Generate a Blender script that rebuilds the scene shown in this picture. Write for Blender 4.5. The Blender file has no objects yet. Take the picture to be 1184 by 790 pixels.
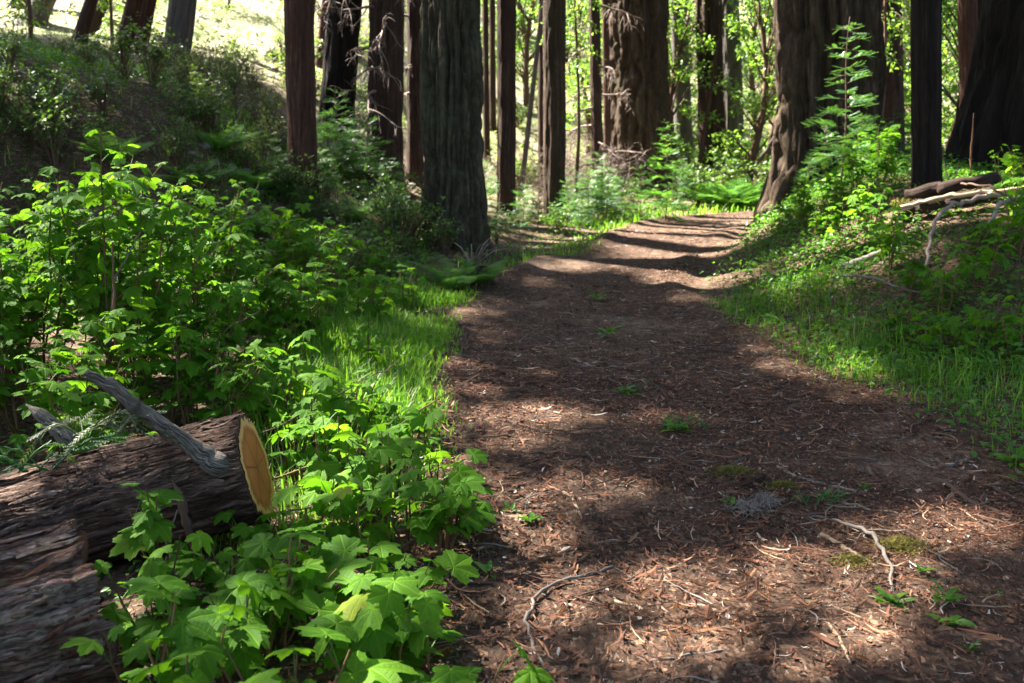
import bpy, math, random
import numpy as np
from mathutils import Vector

# ------------------------------------------------------------------ scene, camera, light
SC = bpy.context.scene
COL = SC.collection
PI = math.pi
rng = np.random.default_rng(7)
random.seed(7)

F = 1151.0                                   # focal length in pixels of the 1184 px wide photograph (35 mm lens)
PITCH = math.atan(225.0 / F)
CAM = np.array([0.0, 0.0, 1.5])
cd = bpy.data.cameras.new('camera')
cam = bpy.data.objects.new('camera', cd)
COL.objects.link(cam)
cam.location = CAM
cam.rotation_euler = (PI / 2 - PITCH, 0, 0)
cd.lens = 35.0
cd.sensor_width = 36.0
cd.clip_end = 600
cd.clip_start = 0.05
cd.dof.use_dof = True
cd.dof.focus_distance = 4.2
cd.dof.aperture_fstop = 4.0
SC.camera = cam

SUN_EL = math.radians(49)
SH = np.array([-0.84, 0.54]); SH = SH / np.linalg.norm(SH)         # horizontal direction towards the sun
SUN = np.array([SH[0] * math.cos(SUN_EL), SH[1] * math.cos(SUN_EL), math.sin(SUN_EL)])
w = bpy.data.worlds.new('World'); SC.world = w
w.use_nodes = True
nt = w.node_tree
bg = nt.nodes['Background']
sky = nt.nodes.new('ShaderNodeTexSky')
sky.sky_type = 'NISHITA'; sky.sun_disc = False
sky.sun_elevation = SUN_EL
sky.sun_rotation = math.atan2(SUN[0], SUN[1])
sky.dust_density = 2.0
nt.links.new(sky.outputs[0], bg.inputs[0])
bg.inputs[1].default_value = 0.05
sl = bpy.data.lights.new('sun', 'SUN')
sl.energy = 5.0; sl.angle = math.radians(0.6); sl.color = (1.0, 0.94, 0.84)
so = bpy.data.objects.new('sun', sl); COL.objects.link(so)
so.rotation_euler = Vector(-SUN).to_track_quat('-Z', 'Y').to_euler()
so.location = (-20, 10, 30)
vs = SC.view_settings
vs.view_transform = 'Standard'; vs.look = 'None'; vs.gamma = 1.0; vs.exposure = 3.4
vs.use_curve_mapping = False
SC.cycles.max_bounces = 8
SC.cycles.diffuse_bounces = 4
SC.cycles.transmission_bounces = 4
SC.cycles.sample_clamp_indirect = 6.0
SC.cycles.use_denoising = True

# ------------------------------------------------------------------ noise
def _hash(ix, iy, iz, seed):
    h = (ix.astype(np.int64) * 374761393 + iy.astype(np.int64) * 668265263 + iz.astype(np.int64) * 2147483647 + seed * 974711) & 0xFFFFFFFF
    h = ((h ^ (h >> 13)) * 1274126177) & 0xFFFFFFFF
    h = ((h ^ (h >> 16)) * 2246822519) & 0xFFFFFFFF
    return ((h ^ (h >> 15)) & 0xFFFFFF) / float(0xFFFFFF)

def vnoise(x, y, z=None, seed=0):
    x = np.asarray(x, float); y = np.asarray(y, float)
    z = np.zeros_like(x) if z is None else np.asarray(z, float)
    ix, iy, iz = np.floor(x), np.floor(y), np.floor(z)
    fx, fy, fz = x - ix, y - iy, z - iz
    fx = fx * fx * (3 - 2 * fx); fy = fy * fy * (3 - 2 * fy); fz = fz * fz * (3 - 2 * fz)
    out = 0
    for dx in (0, 1):
        for dy in (0, 1):
            for dz in (0, 1):
                wgt = (fx if dx else 1 - fx) * (fy if dy else 1 - fy) * (fz if dz else 1 - fz)
                out = out + wgt * _hash(ix + dx, iy + dy, iz + dz, seed)
    return out * 2 - 1

def fbm(x, y, z=None, seed=0, octv=4):
    a, s, f = 1.0, 0.0, 1.0
    for o in range(octv):
        s = s + a * vnoise(np.asarray(x) * f, np.asarray(y) * f, None if z is None else np.asarray(z) * f, seed + o * 17)
        a *= 0.5; f *= 2.03
    return s / 1.9

def smooth(t):
    t = np.clip(t, 0, 1)
    return t * t * (3 - 2 * t)

# ------------------------------------------------------------------ terrain shape
PATH = np.array([(0.85, -6, 1.2), (0.82, 0, 1.1), (0.84, 2.6, 1.05), (1.0, 3.9, 1.17), (0.95, 5.1, 1.2), (0.74, 6.1, 1.12), (0.66, 7.5, 1.07),
                 (0.70, 9.7, 0.95), (0.98, 10.9, 0.80), (1.92, 13.4, 0.74), (3.0, 16.9, 0.84), (4.5, 18.6, 0.9), (6.8, 19.5, 1.0), (10.5, 20.0, 1.0), (16, 20.4, 1.0)])
_ps = np.arange(len(PATH))
_fine = np.linspace(0, len(PATH) - 1, 400)
def _cr(c):                                    # Catmull-Rom through the path's points
    i = np.clip(np.floor(_fine).astype(int), 0, len(PATH) - 2); t = _fine - i
    p = lambda k: PATH[np.clip(i + k, 0, len(PATH) - 1), c]
    return 0.5 * (2 * p(0) + (p(1) - p(-1)) * t + (2 * p(-1) - 5 * p(0) + 4 * p(1) - p(2)) * t**2 + (3 * p(0) - p(-1) - 3 * p(1) + p(2)) * t**3)
PC = np.stack([_cr(0), _cr(1), _cr(2)], 1)

def path_d(x, y):
    """signed distance outside the trail's edge (negative on it) and side (+1 right, -1 left)"""
    x = np.asarray(x, float).ravel(); y = np.asarray(y, float).ravel()
    d = np.empty(len(x)); s = np.empty(len(x))
    tx = np.gradient(PC[:, 0]); ty = np.gradient(PC[:, 1])
    for a in range(0, len(x), 20000):
        dx = x[a:a + 20000, None] - PC[None, :, 0]; dy = y[a:a + 20000, None] - PC[None, :, 1]
        q = np.sqrt(dx * dx + dy * dy)
        k = q.argmin(1); r = np.arange(len(k))
        d[a:a + 20000] = q[r, k] - PC[k, 2]
        s[a:a + 20000] = np.sign(dx[r, k] * ty[k] - dy[r, k] * tx[k])
    return d, s

def H(x, y):
    shp = np.shape(x)
    x = np.asarray(x, float).ravel(); y = np.asarray(y, float).ravel()
    pd, side = path_d(x, y)
    z = 0.012 * np.clip(y - 3, 0, 40)
    off = smooth((pd + 0.05) / 0.9)
    # bank on the left
    crest = np.interp(x, [-30, -10, -6.7, -4.6, -3.6, -2.7, -1.9, -0.9, 0.4], [3.6, 3.1, 2.65, 2.15, 1.5, 0.95, 0.55, 0.22, 0.0])
    toe = np.interp(x, [-12, -6, -3, -1.5], [7.6, 8.6, 9.2, 10.0])
    z = z + crest * smooth((y - toe) / 4.6) * off
    z = z + np.clip(y - 14, 0, 20) * 0.055 * smooth((-0.3 - x) / 5.0)
    # hollow by the logs
    z = z - 0.30 * np.exp(-((x + 2.35) / 0.95) ** 2 - ((y - 3.3) / 1.0) ** 2)
    # bank on the right
    rs = smooth((pd - 0.05) / 2.6) * (side > 0)
    z = z + 0.92 * rs * smooth((y - 5.0) / 4.5) * (1 - 0.4 * smooth((y - 18) / 8))
    z = z + 0.40 * np.exp(-((x - 3.9) / 1.3) ** 2 - ((y - 12.6) / 2.2) ** 2) * off
    # rise beyond the trees
    y0 = np.clip(25 + 0.35 * x, 21, 36)
    t = np.clip(y - y0, 0, 200)
    z = z + 0.33 * (np.sqrt(t * t + 36) - 6) * smooth(t / 6)
    z = np.where(z > 34, 34 + (z - 34) * 0.2, z)
    # roughness
    n1 = fbm(x * 0.55, y * 0.55, seed=3, octv=3); n2 = fbm(x * 2.3, y * 2.3, seed=9, octv=3)
    far = smooth((np.abs(y - 8) - 8) / 20)
    z = z + (0.09 * n1 + 0.045 * n2) * off + 0.5 * far * off * fbm(x * 0.12, y * 0.12, seed=5, octv=3)
    z = z + (1 - off) * (0.035 * fbm(x * 0.9, y * 0.9, seed=11, octv=3) + 0.012 * fbm(x * 5, y * 5, seed=13, octv=3))
    # the trail's rolls and rims
    on = 1 - smooth((pd + 0.02) / 0.5)
    z = z + on * (0.11 * np.exp(-((y - 11.4) / 0.75) ** 2) + 0.12 * np.exp(-((y - 14.4) / 0.9) ** 2) - 0.07 * np.exp(-((y - 13) / 0.8) ** 2))
    z = z + 0.05 * np.exp(-((pd - 0.06) / 0.16) ** 2) * smooth((y - 4) / 3)
    return z.reshape(shp)

def hz(x, y):
    return float(H(np.array([x]), np.array([y]))[0])

def ray(px, py):
    u = (px - 592.0) / F; v = (395.0 - py) / F
    c, s = math.cos(PITCH), math.sin(PITCH)
    return np.array([u, c + v * s, -s + v * c])

def at_many(P, off=0.0):
    """pixels -> points on the ground (raised by off); marches the rays"""
    P = np.asarray(P, float)
    D = np.array([ray(a, b) for a, b in P])
    t = np.full(len(P), 1.6); hit = np.zeros(len(P), bool); res = t.copy()
    step = 0.04
    while t.max() < 130 and not hit.all():
        p = CAM + D * t[:, None]
        below = (p[:, 2] <= H(p[:, 0], p[:, 1]) + off) & ~hit
        res[below] = t[below]; hit |= below
        t = t * 1.012 + 0.012
    res[~hit] = 120
    return CAM + D * res[:, None], hit

def at(px, py, off=0.0):
    p, h = at_many([(px, py)], off)
    return p[0]

def pt(px, py, depth):
    """the point in the line of a pixel at world depth y"""
    d = ray(px, py)
    return CAM + d * (depth / d[1])

def on(px, depth):
    """ground point below/above the pixel column at a depth"""
    x = (px - 592.0) / F * depth / math.cos(PITCH) * 0.985
    return np.array([x, depth, hz(x, depth)])

# ------------------------------------------------------------------ mesh collector
class Geo:
    def __init__(s):
        s.v = []; s.uv = []; s.r = []; s.t = []; s.q = []; s.mt = []; s.mq = []; s.n = 0
    def add(s, v, tris=None, quads=None, uv=None, r=0.5, mat=0):
        v = np.asarray(v, float).reshape(-1, 3); k = len(v)
        s.v.append(v)
        s.uv.append(np.zeros((k, 2)) if uv is None else np.asarray(uv, float))
        s.r.append(np.full(k, r, float) if np.isscalar(r) else np.asarray(r, float))
        if tris is not None and len(tris):
            s.t.append(np.asarray(tris, np.int64) + s.n); s.mt.append(np.full(len(tris), mat))
        if quads is not None and len(quads):
            s.q.append(np.asarray(quads, np.int64) + s.n); s.mq.append(np.full(len(quads), mat))
        s.n += k
    def inst(s, tv, R, T, r, tris=None, quads=None, uv=None, mat=0):
        """copies of a small template: R (m,3,3) columns are the axes, T (m,3), r (m)"""
        m = len(T)
        if not m: return
        k = len(tv)
        V = (np.einsum('mij,kj->mki', R, tv) + T[:, None, :]).reshape(-1, 3)
        off = (np.arange(m) * k)[:, None, None]
        tr = (np.asarray(tris)[None] + off).reshape(-1, 3) if tris is not None and len(tris) else None
        qd = (np.asarray(quads)[None] + off).reshape(-1, 4) if quads is not None and len(quads) else None
        s.add(V, tr, qd, None if uv is None else np.tile(uv, (m, 1)), np.repeat(r, k), mat)
    def mesh(s, name, mats, smooth_=True):
        me = bpy.data.meshes.new(name)
        if not s.n: return me
        V = np.concatenate(s.v); UV = np.concatenate(s.uv); Rr = np.concatenate(s.r)
        T = np.concatenate(s.t) if s.t else np.zeros((0, 3), np.int64)
        Q = np.concatenate(s.q) if s.q else np.zeros((0, 4), np.int64)
        mi = np.concatenate(s.mt + s.mq).astype(np.int32)
        loops = np.concatenate([T.ravel(), Q.ravel()]).astype(np.int32)
        starts = np.concatenate([np.arange(len(T)) * 3, len(T) * 3 + np.arange(len(Q)) * 4]).astype(np.int32)
        me.vertices.add(len(V)); me.vertices.foreach_set('co', V.astype(np.float32).ravel())
        me.loops.add(len(loops)); me.loops.foreach_set('vertex_index', loops)
        me.polygons.add(len(starts)); me.polygons.foreach_set('loop_start', starts)
        me.polygons.foreach_set('material_index', mi)
        me.polygons.foreach_set('use_smooth', np.full(len(starts), bool(smooth_)))
        me.update(calc_edges=True)
        ul = me.uv_layers.new(name='UVMap')
        ul.data.foreach_set('uv', UV[loops].astype(np.float32).ravel())
        a = me.attributes.new('rnd', 'FLOAT', 'POINT'); a.data.foreach_set('value', Rr.astype(np.float32))
        for m in mats: me.materials.append(m)
        me.validate()
        return me
    def build(s, name, mats, parent=None, loc=None, smooth_=True):
        o = bpy.data.objects.new(name, s.mesh(name, mats if isinstance(mats, (list, tuple)) else [mats], smooth_))
        COL.objects.link(o)
        if parent is not None: o.parent = parent
        if loc is not None: o.location = loc
        return o

def tag(o, label=None, cat=None, group=None, kind=None):
    if label: o['label'] = label
    if cat: o['category'] = cat
    if group: o['group'] = group
    if kind: o['kind'] = kind
    return o

def empty(name, loc, label, cat, group=None, rz=0.0, sc=1.0):
    o = bpy.data.objects.new(name, None); COL.objects.link(o)
    o.location = [float(a) for a in loc]; o.rotation_euler = (0, 0, rz); o.scale = (sc, sc, sc)
    o.empty_display_size = 0.2
    return tag(o, label, cat, group)

def dup(root, loc, rz=0.0, sc=1.0, label=None, group=None, tilt=0.0, zs=1.0):
    r = root.copy(); COL.objects.link(r)
    r.location = [float(a) for a in loc]; r.rotation_euler = (tilt, 0, rz); r.scale = (sc, sc, sc * zs)
    if label: r['label'] = label
    if group: r['group'] = group
    for ch in root.children:
        c = ch.copy(); COL.objects.link(c); c.parent = r
    return r

def tube(g, P, rad, sides=5, mat=0, r=0.5, cap=True):
    P = np.asarray(P, float); n = len(P)
    rad = np.broadcast_to(np.asarray(rad, float), (n,))
    T = np.gradient(P, axis=0); T /= np.linalg.norm(T, axis=1)[:, None] + 1e-9
    ref = np.array([0, 0, 1.0]) if abs(T[:, 2]).mean() < 0.8 else np.array([1.0, 0, 0])
    A = np.cross(T, ref); A /= np.linalg.norm(A, axis=1)[:, None] + 1e-9
    B = np.cross(T, A)
    th = np.arange(sides) / sides * 2 * PI
    V = P[:, None, :] + rad[:, None, None] * (np.cos(th)[None, :, None] * A[:, None, :] + np.sin(th)[None, :, None] * B[:, None, :])
    L = np.concatenate([[0], np.cumsum(np.linalg.norm(np.diff(P, axis=0), axis=1))])
    uv = np.stack([np.broadcast_to(th[None, :] * rad.mean(), (n, sides)), np.broadcast_to(L[:, None], (n, sides))], -1).reshape(-1, 2)
    i = np.arange(n - 1)[:, None] * sides; j = np.arange(sides)[None, :]; j2 = (j + 1) % sides
    q = np.stack([i + j, i + j2, i + sides + j2, i + sides + j], -1).reshape(-1, 4)
    tr = []
    if cap and sides >= 3:
        tr = [(0, k + 1, k) for k in range(1, sides - 1)] + [((n - 1) * sides, (n - 1) * sides + k, (n - 1) * sides + k + 1) for k in range(1, sides - 1)]
    g.add(V.reshape(-1, 3), tr, q, uv, r, mat)

def frames(tip, up):
    """(m,3,3) axes: x side, y tip direction, z normal close to up"""
    y = tip / (np.linalg.norm(tip, axis=1)[:, None] + 1e-9)
    x = np.cross(y, up); x /= np.linalg.norm(x, axis=1)[:, None] + 1e-9
    z = np.cross(x, y)
    return np.stack([x, y, z], axis=2)

# ------------------------------------------------------------------ materials
class NB:
    def __init__(s, name):
        s.m = bpy.data.materials.new(name); s.m.use_nodes = True
        s.t = s.m.node_tree; s.t.nodes.clear()
        s.out = s.n('ShaderNodeOutputMaterial')
    def n(s, typ, **kw):
        x = s.t.nodes.new(typ)
        for k, v in kw.items(): setattr(x, k, v)
        return x
    def l(s, a, b): s.t.links.new(a, b)
    def attr(s, nm='rnd'):
        return s.n('ShaderNodeAttribute', attribute_name=nm).outputs['Fac']
    def ramp(s, fac, cols, interp='LINEAR'):
        r = s.n('ShaderNodeValToRGB'); e = r.color_ramp; e.interpolation = interp
        while len(e.elements) < len(cols): e.elements.new(0.5)
        for el, (p, c) in zip(e.elements, cols):
            el.position = p; el.color = (*c, 1)
        s.l(fac, r.inputs[0]); return r.outputs[0]
    def noise(s, vec, scale, detail=6, rough=0.6, dist=0.0):
        x = s.n('ShaderNodeTexNoise'); x.inputs['Scale'].default_value = scale
        x.inputs['Detail'].default_value = detail; x.inputs['Roughness'].default_value = rough; x.inputs['Distortion'].default_value = dist
        if vec is not None: s.l(vec, x.inputs['Vector'])
        return x.outputs[0]
    def mapping(s, vec, scale=(1, 1, 1)):
        x = s.n('ShaderNodeMapping'); x.inputs['Scale'].default_value = scale
        s.l(vec, x.inputs['Vector']); return x.outputs[0]
    def mix(s, f, a, b, mode='MIX'):
        x = s.n('ShaderNodeMix', data_type='RGBA', blend_type=mode)
        for sock, v in ((x.inputs[0], f), (x.inputs[6], a), (x.inputs[7], b)):
            if hasattr(v, 'is_linked') or hasattr(v, 'links'): s.l(v, sock)
            elif isinstance(v, (int, float)): sock.default_value = v
            else: sock.default_value = (*v, 1)
        return x.outputs[2]
    def math(s, op, a, b=None, clamp=False):
        x = s.n('ShaderNodeMath', operation=op, use_clamp=clamp)
        for sock, v in ((x.inputs[0], a), (x.inputs[1], b)):
            if v is None: continue
            if isinstance(v, (int, float)): sock.default_value = v
            else: s.l(v, sock)
        return x.outputs[0]
    def bump(s, h, strength=0.5, dist=0.02, nrm=None):
        x = s.n('ShaderNodeBump'); x.inputs['Strength'].default_value = strength; x.inputs['Distance'].default_value = dist
        s.l(h, x.inputs['Height'])
        if nrm is not None: s.l(nrm, x.inputs['Normal'])
        return x.outputs[0]
    def principled(s, col, rough=0.8, nrm=None, spec=0.3):
        p = s.n('ShaderNodeBsdfPrincipled')
        if isinstance(col, tuple): p.inputs['Base Color'].default_value = (*col, 1)
        else: s.l(col, p.inputs['Base Color'])
        if isinstance(rough, float): p.inputs['Roughness'].default_value = rough
        else: s.l(rough, p.inputs['Roughness'])
        p.inputs['Specular IOR Level'].default_value = spec
        if nrm is not None: s.l(nrm, p.inputs['Normal'])
        return p.outputs[0]
    def done(s, sh):
        s.l(sh, s.out.inputs[0]); return s.m

def leaf_mat(name, cols, trans, tfac=0.4, veins=False, rough=0.45, spec=0.35, objvar=0.0):
    b = NB(name)
    r = b.attr()
    if objvar:
        oi = b.n('ShaderNodeObjectInfo').outputs['Random']
        r = b.math('ADD', b.math('MULTIPLY', r, 1 - objvar), b.math('MULTIPLY', oi, objvar))
    c = b.ramp(r, cols)
    tc = b.ramp(r, trans)
    nrm = None
    if veins:
        uv = b.n('ShaderNodeTexCoord').outputs['UV']
        sp = b.n('ShaderNodeSeparateXYZ'); b.l(uv, sp.inputs[0])
        ang = b.math('ARCTAN2', sp.outputs[0], sp.outputs[1])
        a = b.math('PINGPONG', b.math('ADD', b.math('MULTIPLY', ang, 1 / 0.92), 10.0), 0.5)
        ln = b.n('ShaderNodeVectorMath', operation='LENGTH'); b.l(uv, ln.inputs[0])
        dist = b.math('MULTIPLY', a, ln.outputs['Value'])
        vein = b.math('SUBTRACT', 1.0, b.math('MULTIPLY', dist, 26.0), clamp=True)
        side = b.math('PINGPONG', b.math('MULTIPLY', ln.outputs['Value'], 9.0), 0.5)
        fine = b.math('MULTIPLY', b.math('SUBTRACT', 1.0, b.math('MULTIPLY', side, 7.0), clamp=True), 0.35)
        v = b.math('MAXIMUM', vein, fine)
        nz = b.noise(uv, 7.0, 3)
        c = b.mix(b.math('MULTIPLY', v, 0.45), c, trans[-1][1])
        c = b.mix(b.math('MULTIPLY', nz, 0.35), c, cols[0][1])
        nrm = b.bump(b.math('SUBTRACT', b.math('MULTIPLY', nz, 0.8), v), 0.5, 0.006)
    p = b.principled(c, rough, nrm, spec)
    t = b.n('ShaderNodeBsdfTranslucent'); b.l(tc, t.inputs[0])
    mx = b.n('ShaderNodeMixShader'); mx.inputs[0].default_value = tfac
    b.l(p, mx.inputs[1]); b.l(t.outputs[0], mx.inputs[2])
    return b.done(mx.outputs[0])

def bark_mat(name, dark, mid, light, moss=None, moss_amt=0.0, bump=0.8, sv=1.0, su=14.0, patch=None):
    """long vertical fibres parted by narrow cracks: UV is (around, along) in metres"""
    b = NB(name)
    uv = b.n('ShaderNodeTexCoord').outputs['UV']
    warp = b.noise(b.mapping(uv, (su * 0.35, sv * 1.4, 1)), 1.0, 4)
    wv = b.n('ShaderNodeVectorMath', operation='MULTIPLY_ADD')
    cmb = b.n('ShaderNodeCombineXYZ'); b.l(warp, cmb.inputs[0])
    b.l(cmb.outputs[0], wv.inputs[0]); wv.inputs[1].default_value = (1.6 / su, 0, 0); b.l(uv, wv.inputs[2])
    p = wv.outputs[0]
    n1 = b.noise(b.mapping(p, (su, sv, 1)), 1.0, 8, 0.65, 0.3)
    n2 = b.noise(b.mapping(p, (su * 4.5, sv * 2.6, 1)), 1.0, 6, 0.7, 0.5)
    n3 = b.noise(b.mapping(uv, (1.6, 0.9, 1)), 1.0, 5)
    n4 = b.noise(b.mapping(uv, (su * 1.5, sv * 9, 1)), 1.0, 6, 0.7)
    crack = b.math('MULTIPLY', b.math('ABSOLUTE', b.math('SUBTRACT', n1, 0.5)), 7.0, clamp=True)
    crack2 = b.math('MULTIPLY', b.math('ABSOLUTE', b.math('SUBTRACT', n2, 0.5)), 6.0, clamp=True)
    cr = b.math('MULTIPLY', b.math('POWER', crack, 0.6), b.math('ADD', b.math('MULTIPLY', crack2, 0.6), 0.4))
    f = b.math('ADD', b.math('MULTIPLY', cr, 0.42), b.math('ADD', b.math('MULTIPLY', b.attr(), 0.22), b.math('MULTIPLY', n4, 0.42)))
    c = b.ramp(f, [(0.22, dark), (0.52, mid), (0.82, light)])
    c = b.mix(b.math('MULTIPLY', n3, 0.4), c, mid)
    if patch:
        n5 = b.noise(b.mapping(uv, (5.0, 2.4, 1)), 1.0, 5, 0.65)
        c = b.mix(b.math('MULTIPLY', b.math('SUBTRACT', b.math('ADD', n5, b.math('MULTIPLY', n4, 0.3)), 0.585), 7.0, clamp=True), c, b.mix(cr, dark, patch))
    if moss:
        mf = b.math('MULTIPLY', b.math('SUBTRACT', b.math('ADD', n4, b.math('MULTIPLY', n3, 0.8)), 0.86), 5.0, clamp=True)
        c = b.mix(b.math('MULTIPLY', mf, moss_amt), c, moss)
    nr = b.bump(b.math('ADD', cr, b.math('MULTIPLY', n4, 0.5)), bump, 0.03)
    nr = b.bump(n2, 0.6, 0.010, nr)
    return b.done(b.principled(c, 0.88, nr, 0.15))

M = {}
M['leaf'] = leaf_mat('thimble_leaf', [(0.0, (0.030, 0.095, 0.006)), (0.5, (0.058, 0.155, 0.008)), (0.9, (0.10, 0.21, 0.012)), (1.0, (0.19, 0.22, 0.02))],
                     [(0.0, (0.09, 0.27, 0.006)), (1.0, (0.24, 0.47, 0.018))], 0.44, True, 0.6, 0.12)
M['herb'] = leaf_mat('herb_leaf', [(0.0, (0.03, 0.10, 0.010)), (0.6, (0.05, 0.15, 0.012)), (1.0, (0.10, 0.21, 0.02))],
                     [(0.0, (0.075, 0.22, 0.010)), (1.0, (0.18, 0.38, 0.022))], 0.4)
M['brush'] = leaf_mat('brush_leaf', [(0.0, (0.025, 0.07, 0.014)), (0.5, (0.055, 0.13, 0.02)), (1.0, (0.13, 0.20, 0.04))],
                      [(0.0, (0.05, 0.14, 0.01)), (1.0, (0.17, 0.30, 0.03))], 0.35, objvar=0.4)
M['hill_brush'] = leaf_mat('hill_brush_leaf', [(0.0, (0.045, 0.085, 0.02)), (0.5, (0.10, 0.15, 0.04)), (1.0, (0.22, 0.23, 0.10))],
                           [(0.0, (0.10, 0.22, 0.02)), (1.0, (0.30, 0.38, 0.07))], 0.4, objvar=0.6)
M['needle'] = leaf_mat('needle', [(0.0, (0.018, 0.07, 0.018)), (0.6, (0.035, 0.12, 0.025)), (1.0, (0.08, 0.19, 0.035))],
                       [(0.0, (0.05, 0.17, 0.02)), (1.0, (0.18, 0.36, 0.04))], 0.35)
M['canopy'] = leaf_mat('canopy_needle', [(0.0, (0.02, 0.06, 0.02)), (1.0, (0.05, 0.11, 0.03))],
                       [(0.0, (0.04, 0.12, 0.02)), (1.0, (0.12, 0.26, 0.04))], 0.25)
M['oak'] = leaf_mat('tree_leaf', [(0.0, (0.035, 0.09, 0.016)), (0.6, (0.075, 0.16, 0.022)), (1.0, (0.15, 0.23, 0.04))],
                    [(0.0, (0.10, 0.26, 0.015)), (1.0, (0.32, 0.50, 0.05))], 0.45, objvar=0.3)
M['grass'] = leaf_mat('grass_blade', [(0.0, (0.04, 0.12, 0.010)), (0.75, (0.12, 0.25, 0.012)), (0.9, (0.18, 0.28, 0.025)), (1.0, (0.36, 0.29, 0.14))],
                      [(0.0, (0.13, 0.40, 0.012)), (1.0, (0.34, 0.56, 0.04))], 0.46)
M['dry_grass'] = leaf_mat('dry_grass_blade', [(0.0, (0.10, 0.13, 0.035)), (0.6, (0.22, 0.20, 0.10)), (1.0, (0.33, 0.28, 0.18))],
                          [(0.0, (0.14, 0.2, 0.035)), (1.0, (0.30, 0.26, 0.13))], 0.35)
M['fern'] = leaf_mat('fern_leaf', [(0.0, (0.04, 0.14, 0.015)), (1.0, (0.09, 0.23, 0.025))],
                     [(0.0, (0.12, 0.34, 0.02)), (1.0, (0.24, 0.48, 0.04))], 0.42)
M['sprig'] = leaf_mat('sprig_needle', [(0.0, (0.03, 0.06, 0.02)), (0.5, (0.075, 0.11, 0.045)), (1.0, (0.14, 0.14, 0.05))],
                      [(0.0, (0.05, 0.10, 0.03)), (1.0, (0.16, 0.18, 0.05))], 0.2)
M['dead_needle'] = leaf_mat('dead_needle', [(0.0, (0.06, 0.026, 0.013)), (0.6, (0.15, 0.065, 0.032)), (1.0, (0.26, 0.14, 0.075))],
                            [(0.0, (0.12, 0.05, 0.02)), (1.0, (0.3, 0.15, 0.06))], 0.15)
M['bark'] = bark_mat('redwood_bark', (0.016, 0.010, 0.008), (0.060, 0.036, 0.027), (0.15, 0.098, 0.078))
M['bark_red'] = bark_mat('red_bark', (0.024, 0.011, 0.007), (0.085, 0.042, 0.029), (0.19, 0.11, 0.08))
M['bark_grey'] = bark_mat('grey_bark', (0.04, 0.034, 0.030), (0.12, 0.10, 0.09), (0.24, 0.21, 0.19))
M['bark_green'] = bark_mat('lichen_bark', (0.014, 0.011, 0.007), (0.056, 0.047, 0.030), (0.15, 0.135, 0.092), (0.10, 0.115, 0.06), 0.35)
M['bark_tan'] = bark_mat('tan_bark', (0.016, 0.010, 0.007), (0.065, 0.042, 0.028), (0.19, 0.135, 0.095), (0.07, 0.08, 0.02), 0.2)
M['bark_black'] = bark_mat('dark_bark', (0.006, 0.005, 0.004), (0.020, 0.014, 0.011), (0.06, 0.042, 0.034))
M['bark_log'] = bark_mat('log_bark', (0.022, 0.013, 0.010), (0.18, 0.115, 0.088), (0.56, 0.42, 0.34), bump=1.0, sv=2.2, su=22.0, patch=(0.21, 0.11, 0.07))
M['bark_old'] = bark_mat('old_log_bark', (0.045, 0.02, 0.012), (0.24, 0.155, 0.13), (0.52, 0.43, 0.43), (0.30, 0.36, 0.24), 0.25, bump=1.0, sv=3.0, su=18.0, patch=(0.26, 0.105, 0.055))
M['stub'] = bark_mat('weathered_branch', (0.07, 0.058, 0.048), (0.24, 0.205, 0.17), (0.46, 0.41, 0.35), bump=0.8, sv=5.0, su=80.0)
M['splinter'] = bark_mat('broken_wood', (0.05, 0.02, 0.012), (0.15, 0.075, 0.045), (0.33, 0.21, 0.14), bump=0.7, sv=6.0, su=80.0)

def twig_mat(name, a, c):
    b = NB(name)
    uv = b.n('ShaderNodeTexCoord').outputs['UV']
    n = b.noise(b.mapping(uv, (220, 22, 1)), 1.0, 5)
    f = b.math('ADD', b.math('MULTIPLY', n, 0.6), b.math('MULTIPLY', b.attr(), 0.4))
    return b.done(b.principled(b.ramp(f, [(0.3, a), (0.7, c)]), 0.75, b.bump(n, 0.5, 0.003), 0.25))
M['twig_grey'] = twig_mat('grey_twig', (0.06, 0.045, 0.037), (0.27, 0.23, 0.195))
M['twig_brown'] = twig_mat('brown_twig', (0.045, 0.024, 0.016), (0.15, 0.085, 0.055))
M['twig_tan'] = twig_mat('tan_twig', (0.13, 0.085, 0.05), (0.40, 0.29, 0.19))
M['cane'] = twig_mat('cane', (0.07, 0.03, 0.018), (0.20, 0.11, 0.05))
M['dead'] = twig_mat('dead_twig', (0.085, 0.06, 0.045), (0.27, 0.20, 0.165))

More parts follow.
